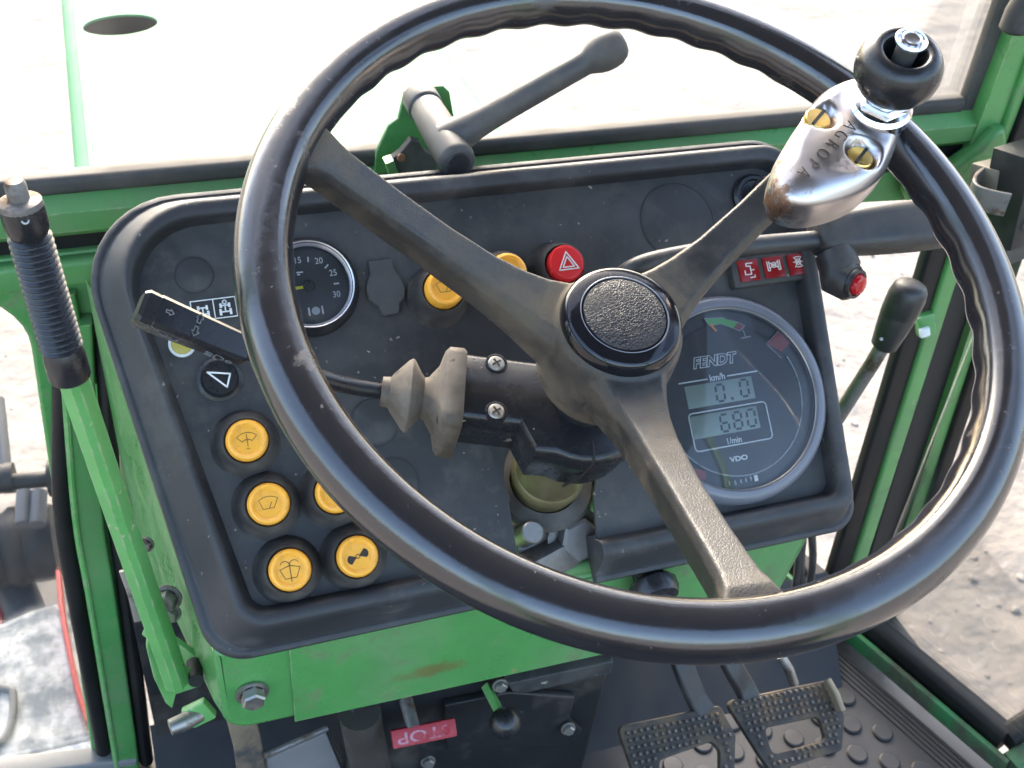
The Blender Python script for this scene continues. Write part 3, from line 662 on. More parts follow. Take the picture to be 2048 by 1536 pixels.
# warning lamp strip
q0, q1, q2 = onP(1463, 520, HF + .006), onP(1612, 503, HF + .006), onP(1468, 572, HF + .006)
sw, sh = (q1 - q0).length, .0195
ws = obj('warning_lamp_strip', rbox(sw + .006, sh + .004, .010, .002, T(sw / 2, -sh / 2, .003)), m_panel, pan, T(q0.x, q0.y - .001, HF))
for k in range(3):
    wx = sw * (.17 + .33 * k); wl = obj('lamp_window', rbox(sw * .265, sh * .86, .002, .0008, T(wx, -sh * .48, .0084)), m_redlens, ws)
for k in range(3):
    wx = sw * (.17 + .33 * k); cy = -sh * .40; g = .0016
    if k == 0: Ls = [[(wx - 2.4 * g, cy - g), (wx - 2.4 * g, cy - 3 * g), (wx + .8 * g, cy - 3 * g), (wx + .8 * g, cy + g), (wx - 1.2 * g, cy + g), (wx - 1.2 * g, cy + 2.4 * g), (wx + 2.2 * g, cy + 2.4 * g)], [(wx + .8 * g, cy - g), (wx + 2.6 * g, cy - g)], [(wx, cy - 4.6 * g), (wx + 2.4 * g, cy - 4.6 * g), (wx + 2.4 * g, cy - 3.5 * g)]]
    elif k == 1: Ls = [[(wx - 3.4 * g, cy + 2 * g), (wx - 3.4 * g, cy - 2.6 * g), (wx - 2.4 * g, cy - 2.6 * g), (wx - 2.4 * g, cy + 2 * g)], [(wx + 3.4 * g, cy + 2 * g), (wx + 3.4 * g, cy - 2.6 * g), (wx + 2.4 * g, cy - 2.6 * g), (wx + 2.4 * g, cy + 2 * g)], arc(wx, cy, 1.2 * g, 0, 360, 10), [(wx - 2.4 * g, cy - 1.5 * g), (wx + 2.4 * g, cy + 1.5 * g)], [(wx - 2.4 * g, cy + 1.5 * g), (wx + 2.4 * g, cy - 1.5 * g)]]
    else: Ls = [[(wx - 2 * g, cy - 2.4 * g), (wx + 2 * g, cy + 2.4 * g)], [(wx + 2 * g, cy - 2.4 * g), (wx - 2 * g, cy + 2.4 * g)], [(wx - 2.6 * g, cy), (wx + 2.6 * g, cy)], arc(wx, cy, 1.4 * g, 0, 360, 8), [(wx - 1.2 * g, cy + 2.5 * g), (wx + 1.2 * g, cy + 2.5 * g)], [(wx - 1.2 * g, cy - 2.5 * g), (wx + 1.2 * g, cy - 2.5 * g)]]
    obj('icon', strokes(Ls, .0007, .0003, T(0, 0, .0094)), m_white, ws)
# ignition switch with key bow
c = onP(1512, 393, HF + .004)
ig = obj('ignition_switch', lathe([(.0185, 0), (.0185, .003), (.0165, .0055), (.0140, .0055), (.0130, .004), (0, .004)], 40), m_black, pan, T(c.x, c.y, HF))
obj('key_bow', sweep([V((.0085 * math.cos(a) + .003, .0095 * math.sin(a), .012 + .004 * math.sin(a))) for a in [2 * math.pi * k / 24 for k in range(24)]], rrect(.0022, .003, .001, 2), up=(0, 0, 1), closed=True), m_black, ig)

# air pressure gauge
c = onP(620, 567, .030)
ag = obj('pressure_gauge', lathe([(.0345, -.004), (.0350, .004), (.0340, .008), (.0315, .0125), (.0305, .0135), (.0290, .0133), (.0275, .0105), (.0268, .0060)], 64), m_black, pan, T(c.x, c.y, HF))
ag['label'] = 'small round pressure gauge with yellow needle'
obj('chrome_ring', lathe([(.0272, .0098), (.0284, .0126), (.0302, .0140), (.0306, .0128)], 64), mk('satin ring', (.55, .55, .60), .28, .8), ag)
obj('dial', lathe([(.0282, .0055), (0, .0055)], 64), m_dial, ag)
def dtx(par, body, x, y, size, z, mat=m_white, **k): return obj('numeral' if body.isdigit() else 'lettering', text(body, size, .0001, T(x, y, z), **k), mat, par)
for a, b_ in ((170, '5'), (137, '10'), (104, '15'), (60, '20'), (22, '25'), (-24, '30')):
    dtx(ag, b_, .0195 * math.cos(R(a)), .0195 * math.sin(R(a)), .0062, .0058, sx=.9)
obj('scale_marks', strokes([[(.0175 * math.cos(R(a)), .0175 * math.sin(R(a))), (.0205 * math.cos(R(a)), .0205 * math.sin(R(a)))] for a in (82, 41, -1, 120, 153)], .0010, .0003, T(0, 0, .0056)), m_white, ag)
obj('scale_marks', strokes([[(-.0065, .0105), (-.0025, .0105)], [(-.0062, .0090), (-.0048, .0090)]], .0009, .0003, T(0, 0, .0056)), m_white, ag)
obj('brake_symbol', strokes([arc(.002, -.0175, .0022, 0, 360, 14), arc(.002, -.0175, .0009, 0, 360, 10), [(-.0026, -.0150), (-.0026, -.0200)], [(.0066, -.0150), (.0066, -.0200)]], .0012, .0003, T(0, 0, .0056)), m_white, ag)
obj('needle', strokes([[(-.0035, -.0004), (-.0180, -.0010)]], .0019, .0008, T(0, 0, .0070)), m_needle, ag)
obj('needle_hub', lathe([(.0042, .0060), (.0042, .0080), (.0034, .0086), (0, .0086)], 24), m_black, ag)
obj('glass', lathe([(0, .0104), (.0276, .0102)], 48), m_gaugeglass, ag)

# combined speedometer
GC = onP(1474, 798, .030); GC = V((.1478, -.0629, 0)); GR = .0784
sg = obj('speedometer', lathe([(GR + .001, -.003), (GR + .001, .006), (GR - .001, .0115), (GR - .004, .0138), (GR - .0085, .0140), (GR - .0098, .0125), (GR - .0112, .0090)], 96), mk('gauge bezel reflection tint', (.13, .135, .16), .22, rvar=.05, specks=[(60, .08, DUST)]), pan, T(GC.x, GC.y, HF))  # paler bluish base colour stands in for the reflection on the bezel
sg['label'] = 'large round display gauge with two liquid crystal readouts'
DZ = .0070
obj('dial', lathe([(GR - .009, DZ), (GR - .021, DZ)], 96), m_dial, sg)
obj('dial_centre', lathe([(GR - .021, DZ - .0002), (GR - .0205, DZ + .0016), (GR - .0225, DZ + .0020), (0, DZ + .0020)], 96), m_dial, sg)
DT = DZ + .0023; hD = HF + DT
def dp(u, v): p = onP(u, v, hD); return (p.x - GC.x, p.y - GC.y)
obj('inner_ring', lathe([(GR - .0103, .0118), (GR - .0095, .0128), (GR - .0088, .0131)], 96), mk('inner bead', (.42, .40, .36), .25, .5), sg)
RI = GR - .0235
obj('dial_arc', strokes([arc(0, 0, RI + .003, -150, 25, 60)], .0010, .0003, T(0, 0, DT)), m_dimprint, sg)
a0 = V(dp(1372, 773)); a1 = V(dp(1512, 793))
lw, lh = .056, .0170
l1 = V(dp(1440, 785)); l2 = V(dp(1450, 845))
for cpt in (l1, l2): obj('display', rbox(lw, lh, .0008, .0002, T(cpt.x, cpt.y, DT)), m_lcd, sg)
SEG = {'0': 'abcdef', '6': 'acdefg', '8': 'abcdefg'}
def seg7(ch, x, y, hh):
    ww = hh * .52; k = .12 * hh; h2 = hh / 2; sh_ = .06
    P_ = dict(a=[(-ww / 2 + k, h2), (ww / 2 - k, h2)], g=[(-ww / 2 + k, 0), (ww / 2 - k, 0)], d=[(-ww / 2 + k, -h2), (ww / 2 - k, -h2)], b=[(ww / 2, h2 - k), (ww / 2, k)], c=[(ww / 2, -k), (ww / 2, -h2 + k)], f=[(-ww / 2, h2 - k), (-ww / 2, k)], e=[(-ww / 2, -k), (-ww / 2, -h2 + k)])
    return strokes([[(x + px + sh_ * py, y + py) for px, py in P_[s_]] for s_ in SEG[ch]], .0016, .0002, T(0, 0, DT + .0005))
for ch, (u, v) in (('0', (1440, 786)), ('0', (1488, 776))): x, y = dp(u, v); obj('digit', seg7(ch, x, y, .0125), m_seg, sg)
x, y = dp(1464, 797); obj('digit', rbox(.0019, .0019, .0006, 0, T(x, y, DT + .0005)), m_seg, sg)
for ch, (u, v) in (('6', (1449, 846)), ('8', (1475, 841)), ('0', (1502, 836))): x, y = dp(u, v); obj('digit', seg7(ch, x, y, .0125), m_seg, sg)
bx0, by0 = dp(1376, 829); bx1, by1 = dp(1545, 872); by1 -= .0015
obj('display_frame', strokes([fillet([(bx0, by0), (bx1, by0), (bx1, by1), (bx0, by1)], .0030, 4) + [fillet([(bx0, by0), (bx1, by0), (bx1, by1), (bx0, by1)], .0030, 4)[0]]], .0009, .0003, T(0, 0, DT)), m_white, sg)
k0, k1 = dp(1358, 769), dp(1513, 741); ky = (k0[1] + k1[1]) / 2; kx = dp(1435, 757)[0]
obj('rule_line', strokes([[(k0[0], ky), (kx - .0085, ky)], [(kx + .0085, ky), (k1[0], ky)]], .0009, .0003, T(0, 0, DT)), m_white, sg)
dtx(sg, 'km/h', kx, ky + .0002, .0072, DT, sx=.9, offset=.0001)
x, y = dp(1468, 881); dtx(sg, '1/min', x, y, .0065, DT, sx=.9, offset=.0001)
x, y = dp(1427, 722); dtx(sg, 'FENDT', x, y, .0108, DT, m_white, sx=1.05, shear=.25, offset=.0007); dtx(sg, 'FENDT', x, y, .0108, DT + .0003, m_dial, sx=1.05, shear=.25, offset=.0001)
x, y = dp(1478, 917); dtx(sg, 'VDO', x, y, .0050, DT, sx=1.35, offset=.0002)
for ch, u, v in (('1', 1459, 967), ('0', 1471, 966), ('4', 1482, 963), ('4', 1492, 961), ('9', 1502, 958)):
    x, y = dp(u, v); dtx(sg, ch, x, y, .0050, DT, m_white, sx=.6)
x, y = dp(1512, 956); obj('digit', rbox(.0030, .0046, .0004, 0, T(x, y, DT)), m_white, sg)
# temperature band with orange needle, red lamp windows
pT = [dp(*q) for q in ((1408, 637), (1418, 652), (1440, 648), (1466, 657), (1475, 645), (1445, 636))]
obj('green_band', plate([[pT[0], pT[1], pT[2], pT[3], pT[4], pT[5]]], 0, .0004, 0, T(0, 0, DT)), m_dgreen, sg)
pR = [dp(*q) for q in ((1466, 657), (1479, 662), (1489, 652), (1475, 645))]
obj('red_band', plate([pR], 0, .0004, 0, T(0, 0, DT)), m_reddial, sg)
obj('band_outline', strokes([[pT[0], pT[5], pT[4], pR[2], pR[1], pT[3], pT[2], pT[1], pT[0]]], .0006, .0003, T(0, 0, DT + .0003)), m_dimprint, sg)
obj('needle', strokes([[dp(1420, 649), dp(1431, 662)]], .0016, .0007, T(0, 0, DT + .0004)), m_orange, sg)
n0 = V(dp(1490, 668)); obj('thermometer_icon', strokes([[(n0.x - .001, n0.y + .003), (n0.x, n0.y - .003)], [(n0.x - .004, n0.y - .0028), (n0.x + .004, n0.y - .0024)]], .0008, .0003, T(0, 0, DT)), m_dimprint, sg)
for L_ in (((1533, 688), (1556, 663), (1580, 686), (1562, 704)), ((1385, 935), (1410, 943), (1412, 958), (1393, 960))):
    obj('lamp_window', plate([[dp(*q) for q in L_]], 0, .0005, 0, T(0, 0, DT - .0002)), m_reddial, sg)
obj('dial_arc', strokes([[dp(1556, 663), dp(1533, 688), dp(1562, 716)]], .0007, .0003, T(0, 0, DT)), m_dimprint, sg)
obj('glass', lathe([(0, .0162), (.02, .0159), (.04, .0147), (.055, .0131), (GR - .0100, .0112)], 64), m_gaugeglass, sg)

# ------------------------------------------------------------------ steering column with shroud
colm = thing('steering_column', 'black plastic steering column shroud on a dirty yellowish metal tube', 'steering column', FW @ T(0, 0, -.27))
Ci = T(0, 0, .27)
def spart(name, mb, mat, ang=35, parent=None):
    me = mb.mesh(name, ang) if isinstance(mb, MB) else mb
    me.transform(Ci); return obj(name, me, mat, parent or colm)
spart('tube', lathe([(.0245, -.16), (.0245, -.249), (.0262, -.251), (.0268, -.256), (.0255, -.259), (.0245, -.262), (.0245, -.33)], 48), m_zinc)
spart('shaft', lathe([(.020, -.06), (.020, -.17)], 32), m_black)
# shroud: rounded end round the column, arm towards the switch boot
AD = 162.0
e = V((math.cos(R(AD)), math.sin(R(AD)), 0)); en = V((-e.y, e.x, 0))   # en points down-left
def shout(r, w0, w1, L0):
    # outline in local (along e, across en)
    pts = [(L0, -w0), (L0, w1), (.040, w1), (.030, r * .93)]
    a0 = math.degrees(math.atan2(r * .93, .030)); pts += [(r * 1.0 * math.cos(R(a)), r * 1.0 * math.sin(R(a))) for a in range(int(a0) + 15, 300, 12)]
    pts += [(.022, -w0)]
    return [e * x + en * y for x, y in pts]
def shroud_ring(off, h): return [p + V((0, 0, h)) for p in shout(.043 - off, .024 - off, .022 - off, .082)]
spart('shroud', loft([shroud_ring(.006, -.190), shroud_ring(.003, -.187), shroud_ring(.0015, -.170), shroud_ring(0.0008, -.1685), shroud_ring(-.0004, -.167), shroud_ring(-.001, -.150), shroud_ring(.0005, -.1470), shroud_ring(.0035, -.1452)]), m_shroud, 40)
# split of the two halves
sp0 = V((-.007, -.0425, 0))
spart('shroud_split', sweep([V((-.004, -.030, -.1450)), V((-.006, -.0405, -.1452)), V((-.007, -.0434, -.150)), V((-.010, -.0422, -.168)), V((-.016, -.0385, -.188))], circ(8, .0009)), m_dark)
for u, v in ((993, 726), (993, 822)):
    p = onW(u, v, -.1445)
    k = lathe([(.0072, -.002), (.0072, .0004), (.0060, .0006), (.0056, -.0006)], 28, T(p.x, p.y, -.1452)); spart('screw_recess', k, m_shroud)
    k = lathe([(.0054, -.001), (.0054, .0004), (.0045, .0014), (0, .0018)], 28, T(p.x, p.y, -.1452)); sc_ = spart('screw', k, m_steel)
    x1 = strokes([[(-.0028, 0), (.0028, 0)], [(0, -.0028), (0, .0028)]], .0011, .0004, T(p.x, p.y, -.1437) @ RZ(20)); x1 = x1.mesh('cross_slot'); x1.transform(Ci); obj('cross_slot', x1, m_dark, sc_)
# bracket pieces seen in the notch below the tube
g0 = lathe([(.026, -.266), (.036, -.268), (.038, -.272), (.036, -.278), (.02, -.278)], 40); spart('rubber_collar', g0, m_rubber)
nP = FWi @ FP
def pm(u, v, h): return nP @ onP(u, v, h)
q = pm(1150, 1075, -.012); k = hexhead(.017, .012, axisM(q, nP.to_3x3() @ V((.1, -.3, 1)), (1, .3, 0))); spart('clamp_nut', k, m_steeldull, 20)
q = pm(1062, 1066, .006); k = lathe([(0, .006), (.007, .006), (.008, .005), (.008, -.03)], 24, axisM(q, nP.to_3x3() @ V((0, .1, 1)))); spart('bolt', k, m_steel)
q = pm(1110, 1085, -.022); k = rbox(.062, .045, .014, .003, axisM(q, nP.to_3x3() @ V((0, -.25, 1)), nP.to_3x3() @ V((1, .1, 0)))); spart('bracket', k, m_steeldull)
q = pm(1095, 1120, -.012); k = rbox(.045, .022, .02, .004, axisM(q, nP.to_3x3() @ V((.2, -.5, 1)), nP.to_3x3() @ V((1, .25, 0)))); spart('clamp_block', k, m_steeldull)

# switch boot and stalk
stk = thing('indicator_stalk', 'black indicator stalk with printed arrows and a brown rubber boot', 'stalk switch', FW @ T(0, 0, -.165))
Si = T(0, 0, .165)
def kpart(name, mb, mat, ang=35, parent=None):
    me = mb.mesh(name, ang) if isinstance(mb, MB) else mb
    me.transform(Si); return obj(name, me, mat, parent or stk)
bo = e * .077 + en * (.003) + V((0, 0, -.166))
bd = (e * .98 + V((0, 0, .10))).normalized()
def bring(x, a, b, r): return [bo + bd * x + en * p + V((0, 0, 1)) * q_ for p, q_ in rrect(a, b, r, 5)]
kpart('boot', loft([bring(.000, .0275, .0255, .006), bring(.002, .0290, .0270, .007), bring(.011, .0285, .0265, .007), bring(.0135, .0265, .0245, .008), bring(.016, .0200, .0190, .012), bring(.022, .0130, .0130, .010), bring(.0245, .0125, .0125, .010),
                    bring(.027, .0150, .0150, .012), bring(.032, .0215, .0205, .015), bring(.0335, .0222, .0212, .016), bring(.036, .0205, .0195, .015), bring(.044, .0120, .0120, .010), bring(.046, .0095, .0095, .008), bring(.051, .0090, .0090, .008), bring(.0515, .005, .005, .004)]), m_boot, 45)
k0 = bo + bd * .048
h0, h1 = onW(486, 700, -.100), onW(300, 622, -.078); h0.z, h1.z = -.100, -.078
rp = catmull([k0, k0 * .7 + h0 * .3 + V((0, 0, -.006)), k0 * .35 + h0 * .65 + V((0, 0, -.005)), h0], 8)
kpart('rod', sweep(rp, circ(14, .0052)), m_black)
hd = (h1 - h0).normalized()
hn = V((0.05, -.25, 1)).normalized()
sec = [(-.0118, -.0085), (-.0118, .0065), (-.0090, .0095), (.0090, .0095), (.0118, .0065), (.0118, -.0085), (.009, -.0105), (-.009, -.0105)]
pts = [h0 - hd * .004, h0 - hd * .002, h0 + hd * .004, h0 + hd * .052, h0 + hd * .0525, h0 + hd * .0545, h1 + hd * .004, h1 + hd * .0065]
handle = kpart('handle', sweep(pts, sec, [.42, .64, .70, .82, .79, .805, .82, .68], up=hn), m_black, 28)
hx = hn.cross(hd).normalized(); hy = hd.cross(hx)
HM = axisM(h0 + hy * .0079, hy, hd)
def harrow(x, y, s_, a): return [[(x + s_ * (p * math.cos(R(a)) - q_ * math.sin(R(a))), y + s_ * (p * math.sin(R(a)) + q_ * math.cos(R(a)))) for p, q_ in ((-1, .35), (0, .35), (0, .8), (1, 0), (0, -.8), (0, -.35), (-1, -.35), (-1, .35))]]
sgn = 1
for x, y, s_, a in ((.030, .0035, .0028, 90), (.030, -.0045, .0028, -90), (.046, -.001, .0022, 180)):
    mb = strokes(harrow(x, y, s_, a), .0005, .0003, HM); me = mb.mesh('print'); me.transform(Si); obj('print', me, m_stalkprint, handle)
def sideM(sgnx): return axisM(h0 + hx * (.0098 * sgnx), hx * sgnx, hd)
cand = max((1, -1), key=lambda s_: (hx * s_).dot((FWi.to_3x3() @ V((0, 0, 0)) * 0) + V((0, -1, 0))))
SM = sideM(cand); fl_ = 1 if (SM.col[1].to_3d().z > 0) else -1
for L_ in ([arc(.012, 0, .0032, 90, 270, 10) + [(.014, -.0032), (.014, .0032), (.012, .0032)]], [[(.0155, y_), (.0195, y_)] for y_ in (-.0028, -.001, .001, .0028)], [arc(.0055, 0, .0018, 0, 360, 8)], [arc(.038, 0, .0022, 0, 200, 8)], [arc(.044, -.001, .002, 0, 200, 8)]):
    mb = strokes(L_, .0006, .0003, SM); me = mb.mesh('print'); me.transform(Si); obj('print', me, m_stalkprint, handle)

# ------------------------------------------------------------------ steering wheel
wh = thing('steering_wheel', 'large worn black three-spoke steering wheel with a round glossy hub cap', 'steering wheel', FW)
RW, TR_ = .1992, .0150
base_sec = []
NS = 36
for k in range(NS):
    a = 2 * math.pi * k / NS          # 0 = outward, 90 = up (towards driver)
    rr = TR_
    d1 = (math.degrees(a) - 122 + 180) % 360 - 180     # crease on the inner upper side
    rr *= 1 + .035 * math.exp(-(d1 / 14) ** 2) - .045 * math.exp(-((d1 - 40) / 22) ** 2)
    base_sec.append((a, rr))
rings = []
NR = 420
SPK = [148.5, 27.5, -95.0]
for i in range(NR):
    t = 2 * math.pi * i / NR; deg = math.degrees(t)
    sp_d = min(abs((deg - q + 180) % 360 - 180) for q in SPK)
    amp = min(1, max(0, (sp_d - 12) / 8)) * .0008
    wv = math.cos(t * 42)
    rg = []
    for a, rr in base_sec:
        low = max(0, math.cos(a - R(228))) ** 2.2
        r2 = rr + amp * wv * low - .0008 * low
        rg.append(V(((RW + r2 * math.cos(a)) * math.cos(t), (RW + r2 * math.cos(a)) * math.sin(t), r2 * math.sin(a))))
    rings.append(rg)
obj('rim', loft(rings, True, False, True), m_rim, wh, ang=180)
# hub and spokes: one casting, remeshed together then split into its parts
HUBZ = -.050
hubm = lathe([(0, -.056), (.0345, -.056), (.0368, -.0575), (.0385, -.061), (.0392, -.066), (.0398, -.074), (.0405, -.086), (.0405, -.098), (.0388, -.108), (.035, -.116), (.030, -.121), (.026, -.124), (0, -.124)], 64)
mb = MB().add(hubm.v, hubm.f)
for a in SPK:
    d = V((math.cos(R(a)), math.sin(R(a)), 0)); t_ = V((-d.y, d.x, 0))
    prof = [(.010, -.083, .0260, .0225), (.030, -.080, .0250, .0212), (.040, -.0770, .0218, .0190), (.052, -.0735, .0182, .0165), (.066, -.0680, .0150, .0150), (.085, -.0600, .0124, .0138), (.115, -.0455, .0110, .0130), (.145, -.0300, .0110, .0125), (.165, -.0190, .0114, .0122), (.178, -.0115, .0122, .0118), (.186, -.0060, .0148, .0112), (.192, -.0045, .0200, .0100)]
    rg = []
    for i, (x, z, hw, hh) in enumerate(prof):
        nx_ = prof[min(i + 1, len(prof) - 1)]; pv = prof[max(i - 1, 0)]
        tg = V((nx_[0] - pv[0], 0, nx_[1] - pv[1])).normalized(); up_ = (d * (-tg.z) + V((0, 0, tg.x)))
        c_ = d * x + V((0, 0, z))
        sct = [(-hw, hh * .55), (-hw * .80, hh), (hw * .80, hh), (hw, hh * .55), (hw * .80, -hh * .8), (hw * .5, -hh), (-hw * .5, -hh), (-hw * .80, -hh * .8)]
        rg.append([c_ + t_ * p + up_ * q_ for p, q_ in sct])
    s_ = loft(rg); mb.add(s_.v, s_.f)
me = mb.mesh('cast', 180)
to = bpy.data.objects.new('tmp', me); col.objects.link(to)
rm = to.modifiers.new('r', 'REMESH'); rm.mode = 'VOXEL'; rm.voxel_size = .0011
sm = to.modifiers.new('s', 'SMOOTH'); sm.factor = .5; sm.iterations = 5
dg = bpy.context.evaluated_depsgraph_get(); full = bpy.data.meshes.new_from_object(to.evaluated_get(dg), depsgraph=dg); bpy.data.objects.remove(to)
fn = [V(n.vector) for n in full.vertex_normals]
groups = {0: [], 1: [], 2: [], 3: []}
for p in full.polygons:
    c = p.center; r = math.hypot(c.x, c.y)
    if r < .054: groups[0].append(p)
    else:
        a = math.degrees(math.atan2(c.y, c.x)); groups[1 + min(range(3), key=lambda k: abs((a - SPK[k] + 180) % 360 - 180))].append(p)
for g, ps in groups.items():
    idx = {}; vs_, ns_, fs = [], [], []
    for p in ps:
        f = []
        for vi in p.vertices:
            if vi not in idx: idx[vi] = len(vs_); vs_.append(full.vertices[vi].co[:]); ns_.append(fn[vi])
            f.append(idx[vi])
        fs.append(f)
    m2 = bpy.data.meshes.new('cast'); m2.from_pydata(vs_, [], fs); m2.polygons.foreach_set('use_smooth', [True] * len(fs))
    m2.normals_split_custom_set_from_vertices(ns_)
    obj('hub' if g == 0 else 'spoke', m2, m_spoke, wh)
hc = obj('hub_cap', lathe([(.0352, -.0585), (.0358, -.0565), (.0352, -.0520), (.0335, -.0490), (.0315, -.0478), (.0262, -.0470), (.0255, -.0474), (.0250, -.0482), (.0245, -.0472), (.0240, -.0466)], 96), m_cap, wh)
obj('cap_centre', lathe([(.0241, -.0467), (.020, -.0459), (.012, -.0452), (0, -.0449)], 64), m_capgrain, hc)
obj('cap_ring', lathe([(.0252, -.0474), (.0256, -.0468), (.0260, -.0470)], 96), mk('grey ring line', (.22, .22, .24), .35), hc)

# ------------------------------------------------------------------ spinner knob clamped on the rim
kn = thing('steering_knob', 'black steering spinner knob on a corroded chrome clamp at the wheel rim', 'steering knob', FW @ T(.165, .075, .0))
Ki = T(-.165, -.075, 0)
def wpart(name, mb, mat, ang=35, parent=None, ki=True):
    me = mb.mesh(name, ang) if isinstance(mb, MB) else mb
    me.transform(Ki); return obj(name, me, mat, parent or kn)
HT = .021
outl = [(1554, 352), (1562, 312), (1582, 272), (1606, 236), (1632, 198), (1664, 172), (1705, 156), (1745, 152), (1790, 170), (1818, 212), (1826, 236), (1800, 268), (1788, 305), (1768, 346), (1735, 376), (1690, 395), (1640, 406), (1600, 403), (1568, 386)]
O = [onW(u, v, HT - .008) for u, v in outl]
O = catmull(O + [O[0]], 5)[:-1]
cen = sum((V(p) for p in O), V((0, 0, 0))) / len(O)
scr = [onW(1637, 235, HT - .004), onW(1722, 312, HT - .004)]
post = onW(1757, 222, HT)
rings = []
def clamp_h(p, t):
    h = HT - .0015 * t * t - .008 * max(0, (t - .74) / .26) ** 2.0
    for s_ in scr:
        q_ = math.hypot(p.x - s_.x, p.y - s_.y); f = min(1, max(0, (.0125 - q_) / .0045)); f = f * f * (3 - 2 * f)
        h = h * (1 - f) + (HT - .0075) * f
    q_ = math.hypot(p.x - post.x, p.y - post.y); f = min(1, max(0, (.024 - q_) / .012)); f = f * f * (3 - 2 * f)
    return h + .004 * f
for t in [k / 22 for k in range(1, 23)]:
    tt = t ** .85; rg = []
    for p in O:
        q_ = cen + (p - cen) * tt; q_.z = clamp_h(q_, tt); rg.append(q_)
    rings.append(rg)
for sc2, z in ((1.01, HT - .0135), (1.015, HT - .022), (1.0, -.004), (.96, -.012)):
    rings.append([V((cen.x + (p.x - cen.x) * sc2, cen.y + (p.y - cen.y) * sc2, z)) for p in O])
wpart('clamp', loft(rings), m_clamp, 75)
for s_ in scr:
    z0 = HT - .0066
    k = wpart('screw', lathe([(.0078, -.002), (.0078, .0018), (.0070, .0026), (0, .0030)], 40, T(s_.x, s_.y, z0)), m_brass)
    sl_ = rbox(.0150, .0019, .0012, 0, T(s_.x, s_.y, z0 + .0030) @ RZ(38)); wpart('slot', sl_, m_dark, parent=k)
# engraved name running from the rim to the hub
ta, tb_ = onW(1700, 252, HT), onW(1608, 345, HT); td = (tb_ - ta); ang_t = math.degrees(math.atan2(td.y, td.x))
for i, ch in enumerate('AGROPA'):
    p = ta + td * (i / 5)
    me = text(ch, .0112, .0002, T(p.x, p.y, clamp_h(p, .3) + .0002) @ RZ(ang_t), sx=.9, offset=-.0003); wpart('engraving', me, m_inkblack)
P0 = T(post.x, post.y, HT) @ RY(-9) @ T(0, 0, -HT)
# nut, post, ball knob, centre pin
wpart('chrome_nut', lathe([(.0185, HT - .002), (.0185, HT + .0050), (.0165, HT + .0075), (.0135, HT + .0085), (.0120, HT + .0090), (.0120, HT + .018)], 40, P0), m_chrome, 25)
wpart('hex_collar', lathe([(.0160, HT + .0085), (.0160, HT + .0120), (.0140, HT + .0135), (.008, HT + .0135)], 6, P0 @ RZ(12)), m_chrome, 20)
KC = .0545
kp = [(0, KC - .0160), (.010, KC - .0160), (.0145, KC - .0150), (.0190, KC - .0122), (.0222, KC - .0078), (.0240, KC - .0025), (.0243, KC + .0025), (.0232, KC + .0078), (.0208, KC + .0122), (.0178, KC + .0150), (.0150, KC + .0158), (.0128, KC + .0148), (.0115, KC + .0118), (.0108, KC + .0060), (.0100, KC + .0005), (.0075, KC - .0020), (0, KC - .0022)]
sm_ = [(p.x, p.y) for p in catmull([(a_, b_, 0) for a_, b_ in kp], 5)]; sm_[0] = (0, sm_[0][1]); sm_[-1] = (0, sm_[-1][1])
wpart('ball', lathe([(max(0, a_), b_) for a_, b_ in sm_], 72, P0), m_knob, 180)
wpart('centre_pin', lathe([(.0062, KC - .006), (.0062, KC + .0195), (.0078, KC + .0210), (.0078, KC + .0225)], 36, P0), m_grey)
wpart('chrome_cap', lathe([(.0080, KC + .0210), (.0090, KC + .0216), (.0090, KC + .0228), (.0082, KC + .0236), (.0074, KC + .0228), (.0058, KC + .0224), (.0056, KC + .0240), (.0048, KC + .0244), (.0044, KC + .0234), (0, KC + .0231)], 48, P0), m_chrome, 25)

# ------------------------------------------------------------------ control lever on the right with red thumb switch
lv = thing('control_lever', 'thick black control lever with a red thumb switch beside the instrument panel', 'lever', FP @ T(.06, .03, .016))
Li = T(-.06, -.03, -.016)
def lpart(name, mb, mat, ang=35, parent=None):
    me = mb.mesh(name, ang) if isinstance(mb, MB) else mb
    me.transform(Li); return obj(name, me, mat, parent or lv)
LH = .072
pth = [onP(1222, 600, .030), onP(1238, 560, .055), onP(1285, 530, LH), onP(1380, 508, LH), onP(1500, 492, LH), onP(1640, 480, LH)]
lpart('rod', sweep(catmull(pth, 8), circ(18, .0072)), m_lever, 60)
g0, g1 = onP(1636, 473, LH), onP(1925, 441, LH)
gd = (g1 - g0).normalized(); gu = V((0, 0, 1)); gt = gu.cross(gd).normalized()
sec = rrect(.0150, .0150, .0075, 5)
gp_ = [g0 + gd * q_ for q_ in (-.003, -.001, .003, .02, .05, .09, .12, .124)]
lpart('grip', sweep(gp_, sec, [.55, .80, .92, 1.02, 1.14, 1.22, 1.18, .9], up=(0, 0, 1)), m_lever, 50)
lpart('grip_seam', sweep([g0 + gt * .0125 + V((0, 0, .0078)) + gd * .0, g0 + gt * .0138 + V((0, 0, .0085)) + gd * .05, g0 + gt * .0145 + V((0, 0, .0085)) + gd * .12], circ(6, .0007)), m_dark)
bs = onP(1690, 560, LH + .004); bax = (V((.35, -.55, .75))).normalized()
top_ = onP(1668, 505, LH)
lpart('switch_boss', sweep([top_, (top_ + bs) / 2, bs - bax * .004, bs + bax * .004, bs + bax * .0075], circ(24, .0145), [1.0, 1.05, 1.08, 1.0, .86]), m_lever, 50)
lpart('switch_ring', lathe([(.0110, -.002), (.0118, .002), (.0108, .0045), (.0088, .0045), (.0080, .002)], 40, axisM(bs + bax * .0065, bax)), m_black)
